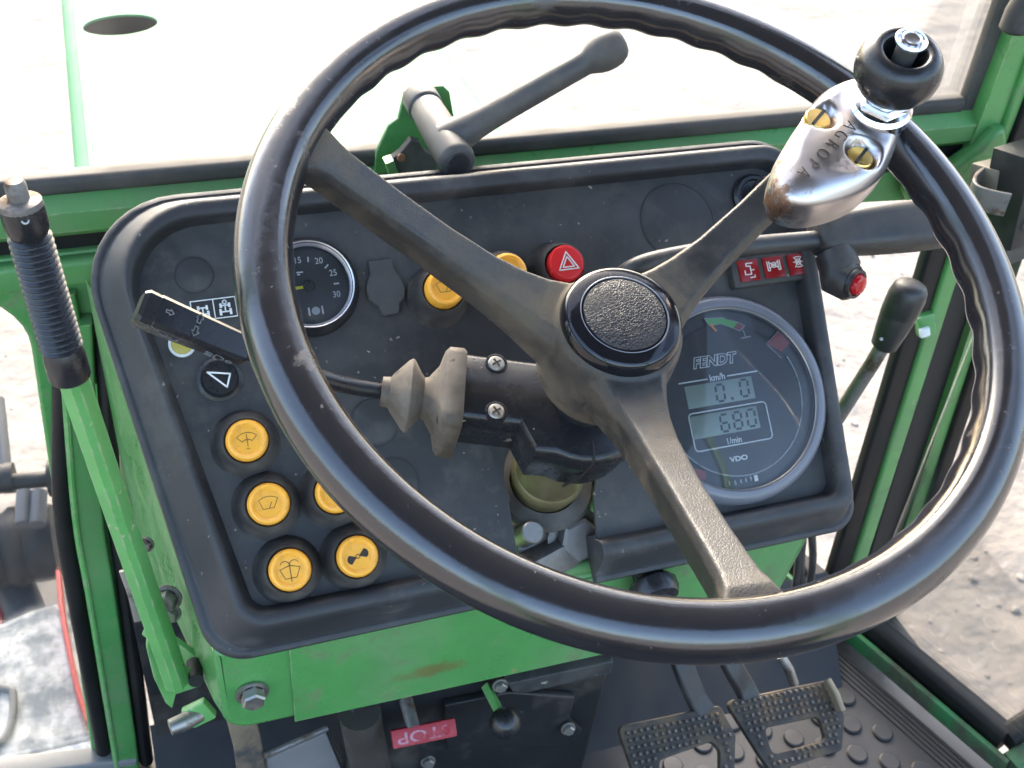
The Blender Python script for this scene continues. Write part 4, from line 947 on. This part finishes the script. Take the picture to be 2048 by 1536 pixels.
lpart('red_switch', lathe([(.0080, -.002), (.0080, .004), (.0066, .0066), (.0035, .0078), (0, .0082)], 36, axisM(bs + bax * .0075, bax)), m_cherry)

# ------------------------------------------------------------------ short gear lever to the right
gl_ = thing('range_lever', 'slim floor lever with a tapered black grip beside the right window', 'lever', T(.25, .19, -.6))
Gi = gl_.matrix_world.inverted()
def gpart(name, mb, mat, ang=35):
    me = mb.mesh(name, ang) if isinstance(mb, MB) else mb
    me.transform(Gi); return obj(name, me, mat, gl_)
t0, t1, t2 = onY(1822, 575, .18), onY(1768, 690, .18), onY(1690, 812, .185)
ax = (t1 - t0).normalized(); ex = (t2 - t1).normalized()
gpart('rod', sweep([t1 - ax * .01, t1 + ex * .02, t2, t2 + ex * .28], circ(12, .0068)), m_steeldull)
LL = (t1 - t0).length
gpart('grip', sweep([t0 + ax * LL * q_ for q_ in (-.09, -.075, -.04, 0.02, .15, .42, .44, .46, .75, 1.0, 1.04)], circ(28, .0150), [.35, .62, .85, .98, 1.06, 1.04, 1.01, 1.03, .90, .76, .60]), m_lever, 40)
gpart('grub_screw', lathe([(0, .001), (.0014, .0008), (.0015, -.001)], 12, axisM(onY(1763, 678, .165), (CAM - t1))), m_steel)

# ------------------------------------------------------------------ hand brake lever on the left
hbk = thing('hand_brake_lever', 'green hand brake lever with ribbed black grip and chrome release button', 'hand brake', T(-.27, .11, -.40))
Hi = hbk.matrix_world.inverted()
def hpart(name, mb, mat, ang=35, parent=None):
    me = mb.mesh(name, ang) if isinstance(mb, MB) else mb
    me.transform(Hi); return obj(name, me, mat, parent or hbk)
B_, M_, T_ = onY(352, 1362, .085), onY(137, 742, .085), onY(40, 405, .085)
ld = (M_ - B_).normalized(); gd_ = (T_ - M_).normalized(); GLn = (T_ - M_).length
vdir = (CAM - M_).normalized()
hpart('shaft', sweep([B_ - ld * .004, B_ + (M_ - B_) * .3, B_ + (M_ - B_) * .6, M_ + gd_ * .02], [(-.0118, -.004), (-.0095, .0022), (-.003, .0078), (.0035, .0078), (.0105, .0015), (.0105, -.006)], [.80, .77, .75, .74], up=vdir), m_greenworn, 30)
rb = []; rs = []
rb += [M_ + gd_ * q_ for q_ in (-.004, -.003, .010, .014)]; rs += [.0108, .0113, .0112, .0104]
nrib = 19; span0, span1 = .016, GLn * .83
for k in range(nrib):
    c_ = span0 + (span1 - span0) * (k + .5) / nrib; st = (span1 - span0) / nrib
    for o_, r_ in ((-.45, .0096), (-.25, .0108), (0, .0115), (.25, .0108), (.45, .0096)): rb.append(M_ + gd_ * (c_ + st * o_)); rs.append(r_ * (1 - .05 * k / nrib))
rb += [M_ + gd_ * q_ for q_ in (span1 + .002, span1 + .005, GLn - .003, GLn)]; rs += [.0102, .0108, .0108, .0100]
hpart('grip', sweep(rb, circ(28, 1.0), rs), m_black, 60)
hpart('grip_collar', sweep([T_ - gd_ * .004, T_ - gd_ * .001, T_ + gd_ * .001, T_ + gd_ * .002], circ(24, 1.0), [.0104, .0107, .0104, .0085]), m_steeldull)
hpart('release_button', sweep([T_, T_ + gd_ * .010, T_ + gd_ * .012], circ(20, 1.0), [.0052, .0052, .0042]), m_steeldull, 30)
hpart('rivet', lathe([(.0020, .0), (.0020, .0008), (.0012, .001), (.0011, .0003), (0, .0003)], 16, axisM(M_ + gd_ * (GLn - .012) + vdir * .0122, vdir)), m_steel)
# pivot yoke and linkage by the console corner
yk = plate([[(onY(u, v, .09).x, onY(u, v, .09).z) for u, v in ((293, 1300), (300, 1245), (330, 1260), (350, 1345), (398, 1350), (402, 1375), (352, 1392), (345, 1420), (332, 1410), (308, 1360))]], -.003, .003, .001, Mx(((1, 0, 0, 0), (0, 0, -1, .094), (0, 1, 0, 0), (0, 0, 0, 1))))
hpart('yoke', yk, m_greenworn)
ps = onY(392, 1360, .086); hpart('pivot_pin', lathe([(0, .001), (.0055, .001), (.0055, -.02)], 20, axisM(ps, (0, -1, .25))), m_dark)
for (u, v, s_, mt) in ((335, 1195, .011, m_steeldull), (342, 1225, .008, m_steel), (292, 1088, .006, m_steeldull)):
    q_ = onY(u, v, .12); hpart('link_nut', hexhead(s_ * .7, s_ * .9, axisM(q_, (-.3, -1, .3), (1, 0, .4))), mt, 20)
hpart('link_tab', rbox(.014, .05, .006, .0015, axisM(onY(345, 1290, .13), (-.6, -.7, .3), (.2, -.2, 1))), m_greenworn)
hpart('link_bolt', sweep([onY(415, 1418, .10), onY(365, 1445, .09), onY(340, 1455, .088)], circ(14, .0068), [1, 1, .9]), m_steel)
hpart('link_tab', rbox(.020, .018, .008, .002, axisM(onY(398, 1425, .096), (-.2, -1, .2), (1, 0, .5))), m_greenworn)
hpart('link_strip', sweep([onY(250, 1140, .13), onY(268, 1190, .125), onY(280, 1240, .12)], rrect(.004, .0015, .0007), up=(0, -1, 0)), m_steel)

# ------------------------------------------------------------------ windscreen handle on its bracket
wk = thing('window_handle', 'dark grey T-shaped windscreen handle with rounded ball end', 'handle', T(-.02, .36, -.09))
Wi = wk.matrix_world.inverted()
def hp2(name, mb, mat, ang=35):
    me = mb.mesh(name, ang) if isinstance(mb, MB) else mb
    me.transform(Wi); return obj(name, me, mat, wk)
a_, b_ = onY(838, 192, .355), onY(916, 325, .262); sdv = (b_ - a_).normalized(); SL = (b_ - a_).length
mb = sweep([a_ + sdv * SL * q_ for q_ in (0, .02, .17, .19, .20, .22, .60, .95, 1.0, 1.015)], circ(28, .0138), [.95, 1.02, 1.02, 1.0, .90, .94, 1.02, 1.02, .96, .80])
arm0 = a_ + sdv * SL * .70; arm1 = onY(1222, 96, .275)
ad = (arm1 - arm0).normalized(); AL = (arm1 - arm0).length
rsx = [(0, 1.5), (.10, 1.35), (.18, 1.12), (.30, 1.0), (.5, .97), (.80, .93), (.845, .93), (.875, 1.10), (.90, 1.27), (.94, 1.42), (.98, 1.46), (1.02, 1.40), (1.055, 1.15), (1.075, .80), (1.082, .4)]
am = sweep([arm0 + ad * AL * q_ for q_, _ in rsx], circ(28, .0098), [r_ for _, r_ in rsx])
hp2('sleeve', mb, m_grey, 50); hp2('arm', am, m_grey, 60)
hp2('sleeve_end', lathe([(0, .0012), (.0085, .0010), (.0092, 0), (.0092, -.004)], 28, axisM(b_ + sdv * SL * .015, sdv)), m_lever)
bk = thing('latch_bracket', 'green steel latch bracket behind the windscreen handle', 'bracket', T(-.05, .36, -.12))
Bi = bk.matrix_world.inverted()
def bpart(name, me, mat):
    me = me.mesh(name) if isinstance(me, MB) else me
    me.transform(Bi); return obj(name, me, mat, bk)
bpx = [(748, 345), (752, 300), (775, 250), (795, 235), (808, 182), (822, 172), (885, 170), (898, 182), (905, 225), (935, 300), (940, 345)]
bpart('plate', plate([[(onY(u, v, .357).x, onY(u, v, .357).z) for u, v in bpx]], -.002, .002, .0008, Mx(((1, 0, 0, 0), (0, 0, -1, .357), (0, 1, 0, 0), (0, 0, 0, 1)))), m_green)
lpx = [(776, 318), (800, 300), (820, 275), (838, 280), (848, 298), (870, 310), (872, 345), (800, 352), (782, 345)]
bpart('latch_plate', plate([[(onY(u, v, .335).x, onY(u, v, .335).z) for u, v in lpx]], -.004, .004, .001, Mx(((1, 0, 0, 0), (0, 0, -1, .335), (0, 1, 0, 0), (0, 0, 0, 1)))), m_rubber)
q_ = onY(803, 316, .329); bpart('rivet', lathe([(0, .001), (.003, .0006), (.0034, -.002)], 16, axisM(q_, (0, -1, .2))), mk('rusty rivet', (.22, .09, .04), .7))
q0_, q1_ = onY(776, 318, .333), onY(792, 362, .333)
bpart('green_tab', sweep([q0_, q1_], rrect(.0035, .006, .001), up=(0, 1, 0)), m_green)

# ------------------------------------------------------------------ door latch box at the right
dl = thing('door_latch', 'black door latch box with bent steel striker strap on the right post', 'latch', T(.52, .28, -.2))
Di = dl.matrix_world.inverted()
def dpart(name, me, mat, ang=35):
    me = me.mesh(name, ang) if isinstance(me, MB) else me
    me.transform(Di); return obj(name, me, mat, dl)
LY = .25
c0 = onY(2045, 400, LY); bxw = .050
dm = axisM(c0 + V((.012, .012, 0)), (.25, -1, .15), (1, .25, 0))
dpart('box', rbox(.066, .088, .040, .002, dm), m_boxblk)
for (dx, dy) in ((-.012, .012), (-.018, -.022)):
    dpart('screw', lathe([(0, .004), (.005, .0035), (.0062, .001), (.0062, -.001)], 20, dm @ T(dx, dy, .021)), m_steeldull)
zs = onY(1960, 375, LY + .015).z
st = [onZ(u, v, zs) for u, v in ((2030, 330), (1985, 345), (1953, 362), (1942, 380), (1952, 394), (1985, 404), (2015, 410))]
dpart('striker_strap', sweep(catmull(st, 6), rrect(.0016, .011, .0008), up=(0, 0, 1)), m_steeldull)
dpart('strap_block', rbox(.026, .022, .030, .002, axisM(onY(1985, 352, LY + .03), (.2, -1, .2), (1, .2, 0))), mk('pale block', (.17, .15, .11), .6))
dpart('lower_bracket', rbox(.045, .05, .02, .003, axisM(onY(2030, 470, LY + .02), (.25, -1, .15), (1, .25, 0))), m_rubber)
hs = tag(obj('hose_end', sweep([onY(2062, -10, .30), onY(2040, 25, .30), onY(2032, 55, .30), onY(2030, 62, .30)], circ(20, .0125), [1.0, 1.0, 1.12, .9]), m_rubber), 'frayed black hose end on the right windscreen post', 'hose')
ck = thing('post_clip', 'small green clip with pale plastic catch on the right post', 'clip', T(*onY(1848, 655, .34)))
Cki = ck.matrix_world.inverted()
for nm, (u, v), sz_, mt in (('clip_body', (1850, 648), (.020, .026, .012), m_green), ('catch', (1849, 664), (.012, .012, .006), m_white)):
    me = rbox(*sz_, .003, axisM(onY(u, v, .345 if nm == 'clip_body' else .338), (-.2, -1, .2), (1, 0, .3))).mesh(nm); me.transform(Cki); obj(nm, me, mt, ck)

# ------------------------------------------------------------------ control box, stop pull, ball lever
bx = thing('control_box', 'black painted control box under the green console', 'control box', T(-.02, .2, -.8))
Xi = bx.matrix_world.inverted()
def xpart(name, me, mat, ang=35):
    me = me.mesh(name, ang) if isinstance(me, MB) else me
    me.transform(Xi); return obj(name, me, mat, bx)
YB = .125
pb = [onY(u, v, YB) for u, v in ((700, 1405), (1235, 1300), (1222, 1330), (1165, 1545), (1120, 1700), (700, 1700))]
xpart('body', plate([[(p.x, p.z) for p in pb]], -.10, .10, .004, Mx(((1, 0, 0, 0), (0, 0, -1, YB + .10), (0, 1, 0, 0), (0, 0, 0, 1)))), m_boxblk)
pc = [onY(u, v, YB - .01) for u, v in ((1010, 1358), (1222, 1312), (1218, 1338), (1040, 1378), (1022, 1375))]
xpart('ledge', plate([[(p.x, p.z) for p in pc]], 0, .016, .002, Mx(((1, 0, 0, 0), (0, 0, -1, YB), (0, 1, 0, 0), (0, 0, 0, 1)))), m_panel)
pc = [onY(u, v, YB - .008) for u, v in ((890, 1412), (1020, 1385), (1150, 1395), (1140, 1440), (1165, 1462), (1150, 1490), (895, 1500))]
xpart('cover', plate([[(p.x, p.z) for p in pc]], 0, .008, .002, Mx(((1, 0, 0, 0), (0, 0, -1, YB), (0, 1, 0, 0), (0, 0, 0, 1)))), m_boxblk)
for u, v in ((1000, 1370), (1136, 1456), (856, 1522)):
    xpart('screw', hexhead(.0052, .006, axisM(onY(u, v, YB - .012 if v < 1500 else YB), (-.1, -1, .25), (1, 0, .3))), m_steel, 20)
cl_ = [onY(u, v, YB - .002) for u, v in ((720, 1425), (730, 1480), (745, 1560), (745, 1640))]
tag(obj('conduit', sweep(catmull(cl_, 5), circ(16, .018)), mk('dusty dark conduit', (.045, .038, .032), .6, var=.3, varscale=25)), 'dusty brown conduit running down left of the stop pull', 'conduit')
sp = thing('stop_pull', 'faded red rectangular engine stop pull marked STOP upside down', 'pull handle', T(*onY(848, 1466, .095)))
L0, L1 = onY(786, 1480, .095), onY(912, 1452, .095); ldv = (L1 - L0); LW = ldv.length
zz = V((-.05, -.72, .68)).normalized(); lm_ = axisM((0, 0, 0), zz, ldv)
obj('tag', rbox(LW, .0155, .006, .0015, lm_), m_redlabel, sp)
obj('lettering', text('STOP', .0130, .0003, lm_ @ T(0, 0, .0031) @ RZ(180), sx=1.5, offset=.0002), mk('worn pink print', (.45, .20, .24), .6, dirt=((.38, .03, .04), 70, .46, .60)), sp)
obj('stem', sweep([V((-.008, .004, .004)), V((-.008, .05, .012))], circ(14, .006)), m_steeldull, sp)
bl = thing('ball_lever', 'short green lever with a black ball knob on the control box', 'lever', T(*onY(985, 1380, YB)))
Bli = bl.matrix_world.inverted()
p0, p1 = onY(972, 1372, YB - .004), onY(1010, 1446, YB - .045)
me = sweep([p0, p1], rrect(.0038, .0028, .001)).mesh('arm'); me.transform(Bli); obj('arm', me, m_greenworn, bl)
me = lathe([(0, -.0135)] + [(.0135 * math.cos(R(a)), .0135 * math.sin(R(a))) for a in range(-75, 90, 15)] + [(0, .0135)], 32, T(*p1)).mesh('ball', 180); me.transform(Bli); obj('ball', me, m_black, bl)

# ------------------------------------------------------------------ pedals
PN = V((.05, -.45, .9)).normalized(); PP = V((.2, .09, -.66))
def onPed(u, v, off=0): return onplane(u, v, PP + PN * off, PN)
def pedal(px, holepx, armpx, label):
    t = thing('brake_pedal', label, 'pedal', T(*onPed(*px[0])), 'paired brake pedals')
    ti = t.matrix_world.inverted()
    C = [onPed(u, v) for u, v in px]; X_ = (C[1] - C[0]).normalized(); F_ = axisM(C[0], PN, X_); Fi = F_.inverted()
    loc = [(Fi @ c).to_2d() for c in C]; hl = [(Fi @ onPed(u, v)).to_2d() for u, v in holepx]
    out = fillet(loc, .006, 4); hole = fillet(hl, .006, 4)
    me = plate([out, hole], -.008, 0, .0012); me.transform(ti @ F_); obj('pad', me, m_pedal, t)
    import itertools
    def inside(p, poly):
        c = False
        for a, b in zip(poly, poly[1:] + poly[:1]):
            if (a[1] > p[1]) != (b[1] > p[1]) and p[0] < (b[0] - a[0]) * (p[1] - a[1]) / (b[1] - a[1]) + a[0]: c = not c
        return c
    mbt = MB(); g = .0072
    xs = [p[0] for p in out]; ys = [p[1] for p in out]
    def dist(p, poly): return min(math.hypot(p[0] - q_[0], p[1] - q_[1]) for q_ in poly)
    y = min(ys)
    while y < max(ys):
        x = min(xs)
        while x < max(xs):
            ok = all(inside((x + dx, y + dy), out) for dx in (-.004, .004) for dy in (-.004, .004)) and not any(inside((x + dx, y + dy), hole) for dx in (-.003, .003) for dy in (-.003, .003))
            if ok:
                b = .0021; c_ = .0013
                mbt.add([(x - b, y - b, 0), (x + b, y - b, 0), (x + b, y + b, 0), (x - b, y + b, 0), (x - c_, y - c_, .0026), (x + c_, y - c_, .0026), (x + c_, y + c_, .0026), (x - c_, y + c_, .0026)], [(0, 1, 5, 4), (1, 2, 6, 5), (2, 3, 7, 6), (3, 0, 4, 7), (4, 5, 6, 7)], ti @ F_)
            x += g
        y += g
    o = obj('tread_teeth', mbt, m_peg, t); o['kind'] = 'stuff'
    A = [onPed(*armpx[0], -.006), onPed(*armpx[1], .0), onPed(*armpx[2], .02)]
    A = catmull([A[0], A[1], A[2], A[2] + (A[2] - A[1]) * .8 + V((0, .05, .03))], 6)
    mb = sweep(A, rrect(.011, .006, .003), up=PN); me = mb.mesh('arm'); me.transform(ti); obj('arm', me, m_lever, t)
    return t, ti
pedal(((1236, 1452), (1440, 1410), (1472, 1470), (1468, 1610), (1300, 1640)), ((1320, 1520), (1425, 1482), (1440, 1500), (1440, 1590), (1320, 1600)), ((1410, 1425), (1392, 1395), (1362, 1320)), 'worn brake pedal with toothed frame, next to the control box')
t2_, t2i = pedal(((1452, 1402), (1655, 1360), (1690, 1430), (1685, 1500), (1545, 1545), (1520, 1510)), ((1530, 1455), (1640, 1432), (1652, 1480), (1545, 1508)), ((1500, 1398), (1487, 1372), (1455, 1310)), 'worn brake pedal with upturned brass edge lip, next to the mat studs')
me = sweep([onPed(1652, 1362, .004), onPed(1668, 1390, .006), onPed(1680, 1422, .004)], rrect(.003, .008, .002), up=PN).mesh('edge_lip'); me.transform(t2i); obj('edge_lip', me, mk('worn pale lip', (.24, .20, .14), .5, .4), t2_)
tag(obj('accelerator_rod', sweep([onPed(1560, 1310, -.02), onPed(1578, 1340, -.03), onPed(1588, 1368, -.045)], circ(12, .0055)), m_steel), 'bare metal accelerator rod behind the brake pedals', 'rod')
cp_ = thing('clutch_pedal', 'muddy clutch pedal bar with grey footplate below the console', 'pedal', T(*onY(600, 1536, .12)))
cpi = cp_.matrix_world.inverted()
for nm, mb, mt in (('bar', sweep([onY(480, 1425, .16), onY(494, 1480, .15), onY(510, 1600, .14)], rrect(.012, .006, .002), up=(0, 1, 0)), m_tan),
                   ('edge_rod', sweep([onY(528, 1512, .14), onY(655, 1456, .15)], circ(10, .003)), m_steeldull),
                   ('footplate', plate([[(onY(u, v, .14).x, onY(u, v, .14).z) for u, v in ((535, 1532), (655, 1478), (690, 1560), (690, 1640), (540, 1640))]], -.004, .004, .001, Mx(((1, 0, 0, 0), (0, 0, -1, .15), (0, 1, 0, 0), (0, 0, 0, 1)))), m_greypl)):
    me = mb.mesh(nm) if isinstance(mb, MB) else mb
    me.transform(cpi); obj(nm, me, mt, cp_)

# ------------------------------------------------------------------ engine hood ahead of the windscreen
hd_ = thing('engine_hood', 'long flat green engine hood with a round dark opening', 'hood', T(-.045, .6, -.34))
hdi = hd_.matrix_world.inverted()
HZ = -.33
hc_ = onZ(241, 49, HZ)
top_l = [(-.2965, .43), (.207, .43), (.207, 2.6), (-.2965, 2.6)]
me = plate([fillet(top_l, .01, 3), [(hc_.x + .053 * math.cos(a_) , hc_.y + .040 * math.sin(a_) + .006 * math.cos(a_)) for a_ in [2 * math.pi * k_ / 28 for k_ in range(28)]]], HZ - .004, HZ, .001); me.transform(hdi); obj('top_sheet', me, m_hood, hd_)
for sx_, x0 in ((-1, -.2965), (1, .207)):
    sec = [(x0 - sx_ * .006, HZ - .0012), (x0 + sx_ * .0005, HZ - .0014), (x0 + sx_ * .010, HZ - .0060), (x0 + sx_ * .015, HZ - .0130), (x0 + sx_ * .018, HZ - .022), (x0 + sx_ * .019, HZ - .06), (x0 + sx_ * .026, HZ - .55), (x0 + sx_ * .020, HZ - .55), (x0 + sx_ * .008, HZ - .03), (x0 - sx_ * .006, HZ - .008)]
    me = loft([[V((x, y, z)) for x, z in sec] for y in (.43, 2.6)]).mesh('side_sheet', 40); me.transform(hdi); obj('side_sheet', me, m_hood, hd_)
for x in (-.2935,):
    me = sweep([(x, .44, HZ - .001), (x, 2.58, HZ - .001)], rrect(.0035, .003, .0015), up=(0, 0, 1)).mesh('bead'); me.transform(hdi); obj('bead', me, m_hood, hd_)
me = lathe([(.056, -.004), (.056, -.06), (0, -.06)], 32, T(hc_.x, hc_.y, HZ)).mesh('well'); me.transform(hdi); obj('well', me, m_dark, hd_)
me = rbox(.50, .02, .5, .004, T(-.043, .432, HZ - .26)).mesh('rear_sheet'); me.transform(hdi); obj('rear_sheet', me, m_hood, hd_)

# ------------------------------------------------------------------ seen through the lower left window
tk = thing('side_tank', 'weathered white mottled tank top outside the lower left window', 'tank', T(-.62, .75, -1.6))
tki = tk.matrix_world.inverted()
outer = [onZ(u, v, -1.2) for u, v in ((-260, 1330), (-120, 1285), (0, 1238), (60, 1212), (112, 1198), (150, 1240), (178, 1400), (215, 1560), (230, 1700), (-260, 1700))]
me = plate([[(p.x, p.y) for p in outer]], -1.60, -1.2, .02, None, 60); me.transform(tki); obj('body', me, m_tank, tk)
hl_ = [onZ(u, v, -1.195) for u, v in ((-40, 1372), (18, 1380), (26, 1395), (24, 1440), (5, 1480), (-40, 1500))]
me = sweep(catmull(hl_, 5), circ(10, .006)).mesh('grab_ridge'); me.transform(tki); obj('grab_ridge', me, m_greypl, tk)
rdp = [onZ(u, v, -1.19) for u, v in ((118, 1150), (124, 1215), (136, 1290), (158, 1390), (178, 1450))]
me = sweep(catmull(rdp, 5), rrect(.004, .012, .002), up=(0, 0, 1)).mesh('red_edge'); me.transform(tki); obj('red_edge', me, m_rustred, tk)
fa = thing('front_axle', 'dusty black front axle casting with a thick tie rod seen outside', 'axle', T(-.6, 1.5, -1.5))
fai = fa.matrix_world.inverted()
def fpart(name, mb, mat, ang=40):
    me = mb.mesh(name, ang); me.transform(fai); obj(name, me, mat, fa)
AZ = -1.42
c0, c1 = onZ(-60, 1110, AZ), onZ(112, 1080, AZ)
dx = (c1 - c0)
rr = mm(78, c0)
fpart('casting', sweep([c0 + dx * q_ for q_ in (0, .2, .35, .42, .5, .58, .66, .72, .9, 1.0)], circ(24, rr), [1, 1.02, 1.0, .92, 1.06, 1.06, .94, 1.0, 1.02, .96]), m_tyre)
fpart('tie_rod', sweep([onZ(10, 965, AZ + .1), onZ(105, 957, AZ + .1)], circ(14, mm(17, c0))), m_tyre)
fpart('rod_clamp', sweep([onZ(-20, 960, AZ + .1), onZ(28, 955, AZ + .1)], circ(14, mm(32, c0)), [.9, 1.0]), m_tyre)
fpart('rod_flange', sweep([onZ(98, 957, AZ + .1), onZ(118, 955, AZ + .1)], circ(14, mm(38, c0)), [1.0, 1.0]), m_tyre)
fpart('steering_arm', sweep([onZ(-4, 800, AZ + .15), onZ(6, 900, AZ + .12), onZ(12, 960, AZ + .1)], circ(10, mm(14, c0))), m_castgrey)
for q_ in (50, 78):
    fpart('hydraulic_port', sweep([onZ(q_ - 4, 1050, AZ + .12), onZ(q_, 985, AZ + .14)], circ(14, mm(16, c0))), m_castgrey)
fpart('hub_plate', sweep([onZ(20, 1150, AZ - .1), onZ(60, 1250, AZ - .1)], circ(16, mm(40, c0))), m_castgrey)
fpart('red_rim', sweep([onZ(-10, 1160, AZ - .1), onZ(4, 1260, AZ - .1)], circ(10, mm(8, c0))), m_rustred)
